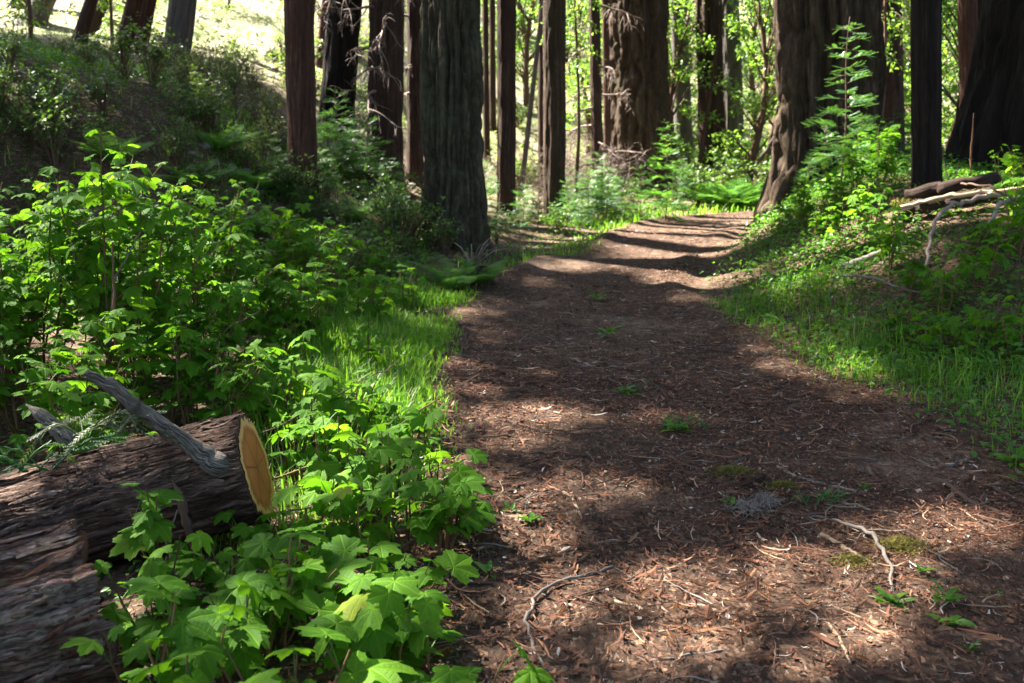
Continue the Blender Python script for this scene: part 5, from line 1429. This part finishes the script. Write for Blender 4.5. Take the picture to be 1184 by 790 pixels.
def scatter(n, x0, x1, y0, y1, cond, seed):
    rg = np.random.default_rng(seed)
    x = rg.uniform(x0, x1, n); y = rg.uniform(y0, y1, n)
    d, s = path_d(x, y)
    k = rg.uniform(0, 1, n) < cond(x, y, d, s)
    x, y = x[k], y[k]
    return np.column_stack([x, y, HS(x, y) - 0.01])

gr = Geo()
def clump(x, y, f=1.3, seed=41): return np.clip(0.55 + 0.9 * fbm(x * f, y * f, seed=seed, octv=2), 0, 1)
P = scatter(80000, -2.2, 0.4, 3.6, 9.5, lambda x, y, d, s: (s < 0) * np.clip((d + 0.12 * fbm(x * 2.5, y * 2.5, seed=61, octv=3) + 0.04) * 4, 0, 1) * np.clip((1.35 - d) / 0.5, 0, 1) * clump(x, y) * np.where(y < 4.6, 0.25, 1), 1)
P_ = path_d(P[:, 0], P[:, 1])[0]; a = blades(P, 0.07 + 0.19 * np.clip(P_ * 1.5, 0, 1), 2, 0.0032); gr.add(a[0], a[1], a[2], None, a[3])
P = scatter(24000, -2.5, 3, 9, 18, lambda x, y, d, s: (s < 0) * np.clip((d + 0.05) * 5, 0, 1) * np.clip((1.1 - d) / 0.6, 0, 1) * clump(x, y) * 0.8, 3)
a = blades(P, 0.14, 4); gr.add(a[0], a[1], a[2], None, a[3])
P = scatter(60000, 1.2, 5.2, 3.6, 11, lambda x, y, d, s: (s > 0) * np.where((y > 9.2) & (d < 1.3), np.clip((d - 0.7) * 1.5, 0, 1), 1) * np.clip((d + 0.15 * fbm(x * 2.5, y * 2.5, seed=62, octv=3)) * 3, 0, 1) * np.clip((1.5 - d) / 0.9, 0, 1) * clump(x, y, 1.6) ** 1.6 * 0.85, 5)
P_ = path_d(P[:, 0], P[:, 1])[0]; a = blades(P, (0.06 + 0.12 * np.clip(P_ * 1.5, 0, 1)) * rng.choice([0.6, 1, 1.6], len(P)), 6, 0.0022); gr.add(a[0], a[1], a[2], None, a[3])
P = scatter(30000, 0.5, 9, 17, 30, lambda x, y, d, s: np.clip((d + 0.05) * 3, 0, 1) * np.clip((2.6 - d) / 1.5, 0, 1) * clump(x, y), 7)
a = blades(P, 0.22, 8, 0.005); gr.add(a[0], a[1], a[2], None, a[3])
P = scatter(9000, -9, -1, 8.5, 15, lambda x, y, d, s: (d > 0.8) * clump(x, y, 0.9, 43) ** 3, 9)
a = blades(P, 0.22, 10, 0.004); gr.add(a[0], a[1], a[2], None, a[3])
tag(gr.build('grass', M['grass']), 'fresh green grass along both verges of the trail', 'grass', kind='stuff')
gd = Geo()
P = scatter(60000, -30, 16, 17, 50, lambda x, y, d, s: (d > 1.0) * clump(x, y, 0.35, 44) ** 2 * np.clip((y - 0.6 * x - 17) / 8, 0, 1), 11)
a = blades(P, 0.20, 12, 0.005); gd.add(a[0], a[1], a[2], None, a[3])
a = blades(scatter(60000, -30, 16, 17, 40, lambda x, y, d, s: (d > 1.0) * clump(x, y, 0.5, 57) * np.clip((y - 0.6 * x - 17) / 8, 0, 1), 12), 0.16, 13, 0.005); gd.add(a[0], a[1], a[2], None, a[3])
tag(gd.build('dry_grass', M['dry_grass']), 'pale dry grass on the sunlit slope beyond the trunks', 'dry grass', kind='stuff')

gh = Geo()
P = scatter(110000, -40, 22, 20, 75, lambda x, y, d, s: (d > 1.5) * np.clip(2.2 * fbm(x * 0.45, y * 0.45, seed=58, octv=3) + 0.25, 0, 1) * np.clip((y - 0.5 * x - 19) / 7, 0, 1), 14)
rg = np.random.default_rng(15); n = len(P)
P[:, 2] += np.clip(0.25 + 1.1 * fbm(P[:, 0] * 0.45, P[:, 1] * 0.45, seed=58, octv=3), 0.02, 1.2) * rg.uniform(0.05, 1, n)
gh.inst(OV, frames(dirs(rg.uniform(0, 6.28, n), rg.normal(0.1, .5, n)), upvec(n, .6, rg)) * (rg.uniform(.07, .16, n) * (0.6 + P[:, 1] / 50))[:, None, None], P, np.clip(rg.normal(.6, .25, n), 0, 1), OT, OQ)
tag(gh.build('scrub', M['hill_brush']), 'low pale scrub covering the sunlit slope in patches', 'scrub', kind='stuff')
def cover(P, seed, size, h):
    """small leaves close to the ground"""
    rg = np.random.default_rng(seed); n = len(P)
    P = P + np.stack([np.zeros(n), np.zeros(n), h * rg.uniform(0.1, 1, n)], -1)
    S = size * rg.uniform(0.5, 1.4, n)
    return frames(dirs(rg.uniform(0, 2 * PI, n), rg.normal(0.05, 0.4, n)), upvec(n, 0.4, rg)) * S[:, None, None], P, np.clip(rg.normal(0.5, 0.25, n), 0, 1)
gc = Geo()
for args in [(34000, 1.4, 6.5, 4.0, 13.5, lambda x, y, d, s: (s > 0) * np.where((y > 9.2) & (d < 1.3), np.clip((d - 0.6), 0, 1), 1) * np.clip((d - 0.0) * 3, 0, 1) * np.clip((3.6 - d) / 2, 0, 1) * clump(x, y, 1.7, 45) ** .5, .045, .14),
             (26000, -3.2, 0.4, 2.4, 10, lambda x, y, d, s: (s < 0) * np.clip((d - 0.05) * 3, 0, 1) * clump(x, y, 1.7, 46) * np.clip((2.6 - d), 0, 1) * 0.8, .03, .10),
             (9000, -3, 3, 10, 18, lambda x, y, d, s: (s < 0) * np.clip(d * 3, 0, 1) * clump(x, y, 1.2, 47) * np.clip((2.2 - d), 0, 1) * 0.8, .045, .16),
             (40000, -9, -1, 8, 15, lambda x, y, d, s: (d > 0.8) * clump(x, y, 0.9, 48), .05, .18),
             (60000, 1.8, 7.5, 6.0, 13.5, lambda x, y, d, s: (s > 0) * np.clip((d - 0.3) * 1.5, 0, 1) * clump(x, y, 1.4, 53) * np.where((x > 3.4) & (y > 8.2) & (y < 10.2), 0.3, 1), .05, .17),
             (9000, 3, 10, 11, 20, lambda x, y, d, s: (d > 0.4) * clump(x, y, 0.9, 49) ** 2, .06, .25)]:
    P = scatter(*args[:6], int(args[0] / 100))
    R, P, r = cover(P, 3, args[6], args[7]); gc.inst(OV, R, P, r, OT, OQ)
tag(gc.build('ground_cover', M['herb']), 'small green leaves carpeting the ground beside the trail', 'ground cover', kind='stuff')

# ================================================================== LITTER
gl2 = Geo()
def flakes(P, seed, ln, wd, lift=0.006, curl=0.25, shade=(0.42, 0.27)):
    rg = np.random.default_rng(seed); n = len(P)
    a = rg.uniform(0, 2 * PI, n); L = rg.uniform(*ln, n) * rg.uniform(0.5, 1, n); W = rg.uniform(*wd, n)
    t = np.array([-0.5, -0.17, 0.17, 0.5]); wv = np.array([0.35, 1.0, 0.9, 0.25])
    bend = rg.normal(0, curl, n); tilt = rg.normal(0, 0.16, n); roll = rg.normal(0, 0.35, n)
    d = np.stack([np.cos(a), np.sin(a), np.zeros(n)], -1); s = np.stack([-np.sin(a), np.cos(a), np.zeros(n)], -1)
    V = []
    for tt, ww in zip(t, wv):
        c_ = P + d * (L * tt)[:, None] + s * (bend * L * (tt * tt * 2))[:, None] + np.array([0, 0, 1]) * (lift * (0.7 + rg.uniform(0, 1.2, n)) + np.abs(tilt * L * tt) * 0.8 + rg.uniform(0, 0.15, n) * L * (2 * tt) ** 2 * 0.5)[:, None]
        for q in (-1, 1):
            V.append(c_ + q * s * (W * ww * 0.5)[:, None] + np.array([0, 0, 1]) * (q * roll * W * 0.5 * ww)[:, None])
    V = np.stack(V, 1).reshape(-1, 3); o = np.arange(n)[:, None] * 8
    Q = np.concatenate([o + np.array([[0, 1, 3, 2]]), o + np.array([[2, 3, 5, 4]]), o + np.array([[4, 5, 7, 6]])])
    return V, Q, np.repeat(np.clip(rg.normal(shade[0], shade[1], n), 0, 1), 8)
onp = lambda x, y, d, s: np.clip((0.35 - d) / 0.3, 0.12, 1) * (0.35 + 0.65 * np.clip(0.5 + 1.2 * fbm(x * 1.1, y * 1.1, seed=51, octv=3), 0, 1))
for n_, box, ln, wd, sd in [(52000, (-0.9, 3.2, 2.1, 6.2), (0.012, 0.06), (0.0015, 0.005), 1), (15000, (-0.9, 3.2, 2.1, 6.2), (0.012, 0.04), (0.006, 0.016), 2),
                            (26000, (-0.8, 3.2, 6, 11), (0.02, 0.08), (0.003, 0.010), 3), (9000, (-0.5, 6, 10, 20), (0.03, 0.10), (0.006, 0.018), 4),
                            (12000, (-3.6, 0.2, 2.0, 7), (0.02, 0.09), (0.004, 0.016), 5), (9000, (2, 6, 4, 12), (0.02, 0.09), (0.004, 0.018), 6), (3200, (-0.9, 3.2, 2.1, 6.2), (0.05, 0.16), (0.004, 0.012), 7), (30000, (-0.9, 3.2, 2.1, 4.6), (0.015, 0.05), (0.001, 0.0028), 8), (3600, (-0.9, 3.2, 2.1, 6.5), (0.08, 0.22), (0.0025, 0.008), 9)]:
    P = scatter(n_, *box, onp if sd not in (5, 6) else (lambda x, y, d, s: np.full(len(x), 0.8)), 100 + sd)
    P[:, 2] += 0.012
    V, Q, r = flakes(P, sd, ln, wd); gl2.add(V, None, Q, None, r)
tag(gl2.build('leaf_litter', M['litter'], smooth_=False), 'brown bark flakes and needles scattered over the trail', 'leaf litter', kind='stuff')
# shed redwood fronds, rust brown
gf = Geo(); rg = np.random.default_rng(9)
P = scatter(700, -0.6, 3.0, 2.2, 8.0, onp, 77); n = len(P)
P[:, 2] += 0.014
ctr = np.array([at(560 + 270, 742), at(700, 620), at(1080, 585), at(815, 720), at(870, 700), at(650, 640)])
i = rg.integers(0, len(ctr), 160); Pc = ctr[i] + np.column_stack([rg.normal(0, 0.16, 160), rg.normal(0, 0.10, 160), np.zeros(160)]); Pc[:, 2] = HS(Pc[:, 0], Pc[:, 1]) + 0.014
P = np.vstack([P, Pc]); n = len(P)
S = rg.uniform(0.035, 0.10, n)
gf.inst(FV, frames(dirs(rg.uniform(0, 2 * PI, n), rg.normal(0.04, 0.12, n)), upvec(n, 0.25, rg)) * np.stack([S * 0.8, S, S * 3], -1)[:, None, :], P, np.clip(rg.normal(0.5, 0.3, n), 0, 1), None, FQ)
tag(gf.build('fallen_needles', M['dead_needle']), 'rust brown redwood fronds shed on the trail', 'fallen fronds', kind='stuff')

# ================================================================== TWIGS ON THE TRAIL, one by one
G = ground_stick
G('twig', [(640, 795), (616, 760), (608, 725), (618, 700), (650, 684), (700, 668), (742, 655)], [0.0055, 0.006, 0.006, 0.006, 0.006, 0.005, 0.003], 'twig_grey', 'long grey twig curving like a hook across the near trail', 1, [.012, .02, .03, .035, .03, .02, .012], k=30, cat='twig')
G('twig', [(742, 655), (748, 672), (730, 690), (735, 705), (745, 712)], 0.0035, 'twig_brown', 'brown twig curling from the end of the hooked one', 2, .014, k=22, cat='twig')
G('twig', [(712, 640), (730, 652), (745, 660)], [.004, .0035, .003], 'twig_brown', 'short dark twig meeting the hooked one', 3, .012, cat='twig')
G('twig', [(512, 700), (570, 716), (620, 712), (660, 700)], [.003, .004, .004, .003], 'twig_brown', 'thin dark twig lying along the edge beside low leaves', 4, .012, cat='twig')
G('twig', [(580, 555), (578, 570), (592, 588), (615, 580), (640, 552), (650, 545)], .0035, 'twig_tan', 'looping tan twig by the tip of the leafy shrub', 5, .015, k=26, cat='twig')
G('twig', [(650, 575), (662, 582), (672, 605)], [.007, .008, .004], 'twig_tan', 'bent pale sliver in the small patch of sun', 6, .012, cat='twig')
G('twig', [(948, 626), (975, 642), (1015, 665)], [.010, .011, .008], 'twig_tan', 'straight pale broken stick pointing at the mossy tuft', 7, .016, cat='stick')
G('stick', [(920, 600), (965, 612), (1005, 630), (1025, 655), (1033, 700)], [.004, .006, .008, .008, .006], 'twig_grey', 'grey stick bowed over the mossy tuft', 8, [.012, .025, .04, .035, .012], k=26)
G('twig', [(935, 575), (985, 592), (1035, 600), (1060, 606)], [.004, .006, .005, .003], 'twig_tan', 'pale twig in the litter beyond the bowed stick', 9, .014, cat='twig')
G('twig', [(935, 712), (965, 704), (990, 688), (1000, 665), (992, 645)], .0045, 'twig_brown', 'brown twig arched under the pale broken stick', 10, .014, k=24, cat='twig')
G('stick', [(1090, 565), (1120, 588), (1172, 608)], [.013, .014, .011], 'twig_brown', 'thick brown stick lying at the far side of the trail', 11, .014)
G('stick', [(1120, 559), (1150, 572), (1190, 592)], [.009, .010, .008], 'twig_brown', 'dark stick beside the thick brown one', 12, .012)
G('stick', [(1094, 546), (1110, 541), (1128, 534)], [.010, .012, .008], 'twig_grey', 'short grey stick by the grass', 13, .012)
G('stick', [(848, 573), (866, 567), (884, 559)], [.016, .018, .014], 'bark_red', 'stubby reddish piece of bark on the mossy patch', 14, .016)
G('twig', [(900, 535), (905, 552), (925, 560), (950, 566), (1010, 582)], [.003, .005, .006, .007, .005], 'twig_grey', 'grey crooked twig beyond the reddish piece of bark', 15, .016, k=24, cat='twig')
G('twig', [(898, 545), (915, 556), (945, 562)], .006, 'twig_tan', 'short pale twig crossing the crooked one', 16, .014, cat='twig')
G('twig', [(655, 415), (680, 428), (715, 430), (765, 415)], [.005, .007, .007, .004], 'twig_grey', 'grey curved twig across the middle of the trail', 17, .014, k=24, cat='twig')
G('twig', [(760, 450), (770, 462), (800, 470), (835, 478)], .006, 'twig_brown', 'dark twig past the green tuft in the trail', 18, .012, cat='twig')
G('twig', [(800, 500), (830, 482), (850, 475)], .005, 'twig_tan', 'tan twig slanting near the fallen green frond', 19, .012, cat='twig')
G('twig', [(600, 400), (612, 388), (632, 392), (652, 404)], .006, 'twig_grey', 'small curved twig near the grassy edge', 20, .012, cat='twig')
G('twig', [(800, 520), (815, 521), (832, 518)], [.007, .009, .005], 'twig_grey', 'flat grey chip of wood by the fallen green frond', 21, .010, cat='chip')
G('twig', [(852, 518), (862, 515), (874, 512)], [.008, .009, .004], 'twig_tan', 'flat pale chip of wood near the mossy patch', 22, .010, cat='chip')
G('twig', [(700, 712), (740, 722), (790, 731), (860, 735)], [.003, .004, .004, .003], 'twig_brown', 'dark straight twig below the large patch of sun', 23, .012, cat='twig')
G('twig', [(705, 775), (760, 772), (820, 762), (890, 752)], [.004, .005, .004, .002], 'twig_grey', 'long grey twig along the nearest litter', 24, .012, cat='twig')
G('twig', [(950, 722), (970, 745), (982, 775)], [.004, .005, .005], 'twig_tan', 'tan twig pointing at the viewer beside the sunny patch', 25, .012, cat='twig')
G('twig', [(965, 742), (1010, 745), (1035, 752), (1052, 775)], .004, 'twig_brown', 'bent dark twig by the small green rosettes', 26, .012, cat='twig')
G('twig', [(1080, 600), (1110, 620), (1132, 652)], [.003, .004, .003], 'twig_tan', 'slim tan twig beyond the small green rosettes', 27, .012, cat='twig')
G('twig', [(1115, 600), (1150, 622), (1148, 640), (1130, 644)], .0035, 'twig_brown', 'curled brown twig near the thick brown stick', 28, .014, cat='twig')
G('twig', [(710, 703), (745, 714), (768, 720)], [.006, .005, .003], 'twig_tan', 'pale bent twig at the corner of the sunny patch', 29, .016, cat='twig')
G('twig', [(768, 530), (800, 548), (835, 548), (868, 530)], .0035, 'twig_grey', 'fine grey twig by the mossy patch', 30, .012, cat='twig')
tw = 'fine twigs scattered over the trail'
mats_ = ['twig_brown', 'twig_grey', 'twig_tan', 'twig_brown', 'dead']
for i in range(300):
    x = rng.uniform(-0.5, 2.9); y = 2.3 + 7.0 * rng.uniform() ** 1.4
    if path_d([x], [y])[0][0] > 0.1: continue
    a = rng.uniform(0, PI); L = rng.uniform(0.07, 0.26) + (rng.uniform(0.1, 0.4) if i % 5 == 0 else 0); c = rng.normal(0, 0.22)
    t = np.linspace(-0.5, 0.5, 6)
    X = x + np.cos(a) * L * t - np.sin(a) * c * L * (4 * t * t - 0.5); Y = y + np.sin(a) * L * t + np.cos(a) * c * L * (4 * t * t - 0.5)
    W = np.column_stack([X, Y, HS(X, Y) + 0.008 + 0.012 * rng.uniform() * np.sin((t + .5) * PI)])
    tag(stick(W, [.0015 + L * .006] * 3 + [.0012] * 3, i, 5, 12, 0.15).build('twig', M[mats_[i % 5]]), 'fine dry twig lying in the trail litter', 'twig', tw)

# ---- small plants and tufts on the trail
def rosette(p, n, ln, up, label, seed, group=None, cat='seedling', name='seedling', wide=1.0):
    rg = np.random.default_rng(seed); root = empty(name, p, label, cat, group)
    gl, gs = Geo(), Geo()
    D = dirs(np.arange(n) * 2.4 + rg.normal(0, 0.2, n), rg.uniform(*up, n)); S = ln * rg.uniform(0.7, 1.15, n)
    P = np.column_stack([rg.normal(0, ln * 0.12, n), rg.normal(0, ln * 0.12, n), rg.uniform(0.01, ln * 0.5, n)])
    gl.inst(OV, frames(D, upvec(n, 0.2, rg)) * np.stack([S * 0.75 * wide, S, S], -1)[:, None, :], P, np.clip(rg.normal(0.65, 0.2, n), 0, 1), OT, OQ)
    tube(gs, np.array([(0, 0, -0.02), (0, 0, ln * 0.2), (0.003, 0, ln * 0.5)]), [.002, .002, .001], 4)
    gs.build('stem', M['herb'], root); gl.build('foliage', M['herb'], root)
    return root
for k_, (px, py, n, ln, up, lb) in enumerate([(1030, 708, 16, .075, (0.1, 0.7), 'bright leafy rosette at the end of the bowed stick'), (1092, 705, 9, .085, (0.1, 0.8), 'small long leaved plant in the litter by the leafy rosette'), (1098, 732, 8, .075, (0.1, 0.7), 'second long leaved plant nearer than the first by the leafy rosette'),
                                              (1120, 765, 5, .06, (0.2, 0.9), 'tiny green sprout among frond scraps at the near side'), (567, 672, 5, .065, (0.2, 0.9), 'tiny green sprout in bare soil beside the low leaves'), (782, 505, 13, .10, (0.05, 0.5), 'green leafy tuft lying in the middle of the trail'),
                                              (700, 394, 9, .13, (0.05, 0.6), 'sparse green weed on the crown of the trail'), (722, 462, 12, .10, (0.1, 0.6), 'mixed weed clump on the crown of the trail'), (690, 350, 8, .12, (0.1, 0.7), 'little weed beyond the curved twig on the crown'),
                                              (1170, 540, 8, .10, (0.1, 0.8), 'long leaved plant at the grassy far edge'), (1065, 668, 7, .05, (0.2, 0.9), 'sprout poking through the mossy tuft'), (612, 610, 8, .07, (0.1, 0.8), 'low seedling beside the leafy tip at the trail edge'), (590, 600, 8, .06, (0.1, 0.8), 'second low seedling by the leafy tip at the trail edge'),
                                              (1000, 570, 6, .045, (0.2, 0.8), 'small seedling past the pale twig'), (845, 590, 6, .05, (0.2, 0.8), 'seedling beside the mossy patch'), (1150, 700, 6, .05, (0.2, 0.9), 'sprout alone in the shaded litter')]):
    p = at(px, py); p[2] += 0.006
    rosette(p, n, ln, up, lb, 700 + k_)
def tuft(px, py, w_, h_, seed, label):
    """cushion of moss: many fine stalks"""
    rg = np.random.default_rng(seed); p = at(px, py); n = 900
    x = rg.normal(0, w_ * 0.42, n); y = rg.normal(0, w_ * 0.30, n)
    r2 = (x / w_) ** 2 + (y / (w_ * .7)) ** 2
    z = HS(p[0] + x, p[1] + y) + h_ * np.exp(-2 * r2) * rg.uniform(0.1, 0.8, n)
    P = np.column_stack([p[0] + x, p[1] + y, z]); S = rg.uniform(0.012, 0.03, n)
    g = Geo(); g.inst(FV2, frames(dirs(rg.uniform(0, 6.28, n), rg.uniform(-0.1, 1.0, n)), upvec(n, .4, rg)) * S[:, None, None], P, rg.uniform(0, 1, n), None, FQ2)
    return tag(g.build('moss_tuft', M['moss']), label, 'moss')
tuft(1040, 640, .13, .05, 1, 'olive mossy tuft under the bowed stick')
tuft(985, 658, .09, .02, 2, 'flat yellowish moss beside the pale broken stick')
tuft(845, 555, .12, .03, 3, 'yellow green mossy patch by the reddish piece of bark')
tuft(905, 572, .07, .02, 4, 'small moss patch beyond the grey lichen twigs')
# pale lichen twigs and a fallen green frond
def lichen(px, py, seed, label, mat, w_=.12, cat='lichen'):
    rg = np.random.default_rng(seed); p = at(px, py); g = Geo()
    for q in range(46):
        a = rg.uniform(0, 2 * PI); l = w_ * rg.uniform(0.3, 1); t = np.linspace(0, 1, 5)[:, None]
        B = np.array([p[0], p[1], 0]) + dirs(np.array(a), np.array(0.0)) * l * t + rg.normal(0, .008, (5, 3)) * t
        B[:, 2] = HS(B[:, 0], B[:, 1]) + .006 + .03 * rg.uniform() * np.sin(t[:, 0] * PI)
        tube(g, B, np.linspace(.0022, .0008, 5), 3, 0, rg.uniform(0.5, 1), False)
        for z_ in range(4):
            c_ = B[rg.integers(1, 5)]; d = dirs(np.array(rg.uniform(0, 6.28)), np.array(rg.uniform(0, .9))) * .03
            tube(g, np.stack([c_, c_ + d * .6, c_ + d]), [.0014, .001, .0007], 3, 0, rg.uniform(0.5, 1), False)
    return tag(g.build('lichen_twig', M[mat]), label, cat)
lichen(862, 600, 1, 'grey lichen covered twig spray in the shade', 'twig_grey', .11)
lichen(885, 594, 2, 'paler lichen twig spray beside the grey one', 'twig_grey', .09)
sprig('fallen_frond', at(955, 592) + np.array([0, 0, .015]), np.array([0.95, 0.2, 0.0]), np.array([0, 0, 1.0]), 9, .10, 21, 'blue green fallen frond beside the pale twig', 'frond', 'needle')
sprig('fallen_frond', at(782, 498) + np.array([0, 0, .015]), np.array([0.9, -0.3, 0.0]), np.array([0, 0, 1.0]), 8, .14, 22, 'green fallen frond in the middle of the trail', 'frond', 'needle')
sprig('fallen_frond', at(735, 458) + np.array([0, 0, .015]), np.array([0.7, 0.5, 0.0]), np.array([0, 0, 1.0]), 7, .13, 23, 'olive fallen frond by the weed clump', 'frond', 'sprig')
# single dead leaves that stand out
for k_, (px, py, s, lb) in enumerate([(845, 758, .05, 'pale curled dead leaf near the tan twig'), (640, 659, .06, 'large pale dead leaf on bare soil by the hooked twig'), (655, 663, .05, 'pale dead leaf touching the large one'), (1142, 778, .045, 'pale dead leaf at the near corner'), (585, 398, .05, 'pale leaf at the trail edge by the grass'), (862, 440, .06, 'buff leaf in the middle of the trail'),
                                      (1010, 548, .05, 'buff dead leaf by the short pale twig'), (788, 755, .045, 'small whitish leaf in the near litter')]):
    g = Geo(); rg = np.random.default_rng(k_); p = at(px, py); p[2] += .014
    R = frames(dirs(np.array([rg.uniform(0, 6)]), np.array([.05])), np.array([[rg.normal(0, .2), rg.normal(0, .2), 1]])) * s * np.array([1.2, 1.1, 1.6])
    g.inst(OV, R, p[None], np.array([.97]), OT, OQ)
    tag(g.build('dead_leaf', M['litter']), lb, 'leaf')
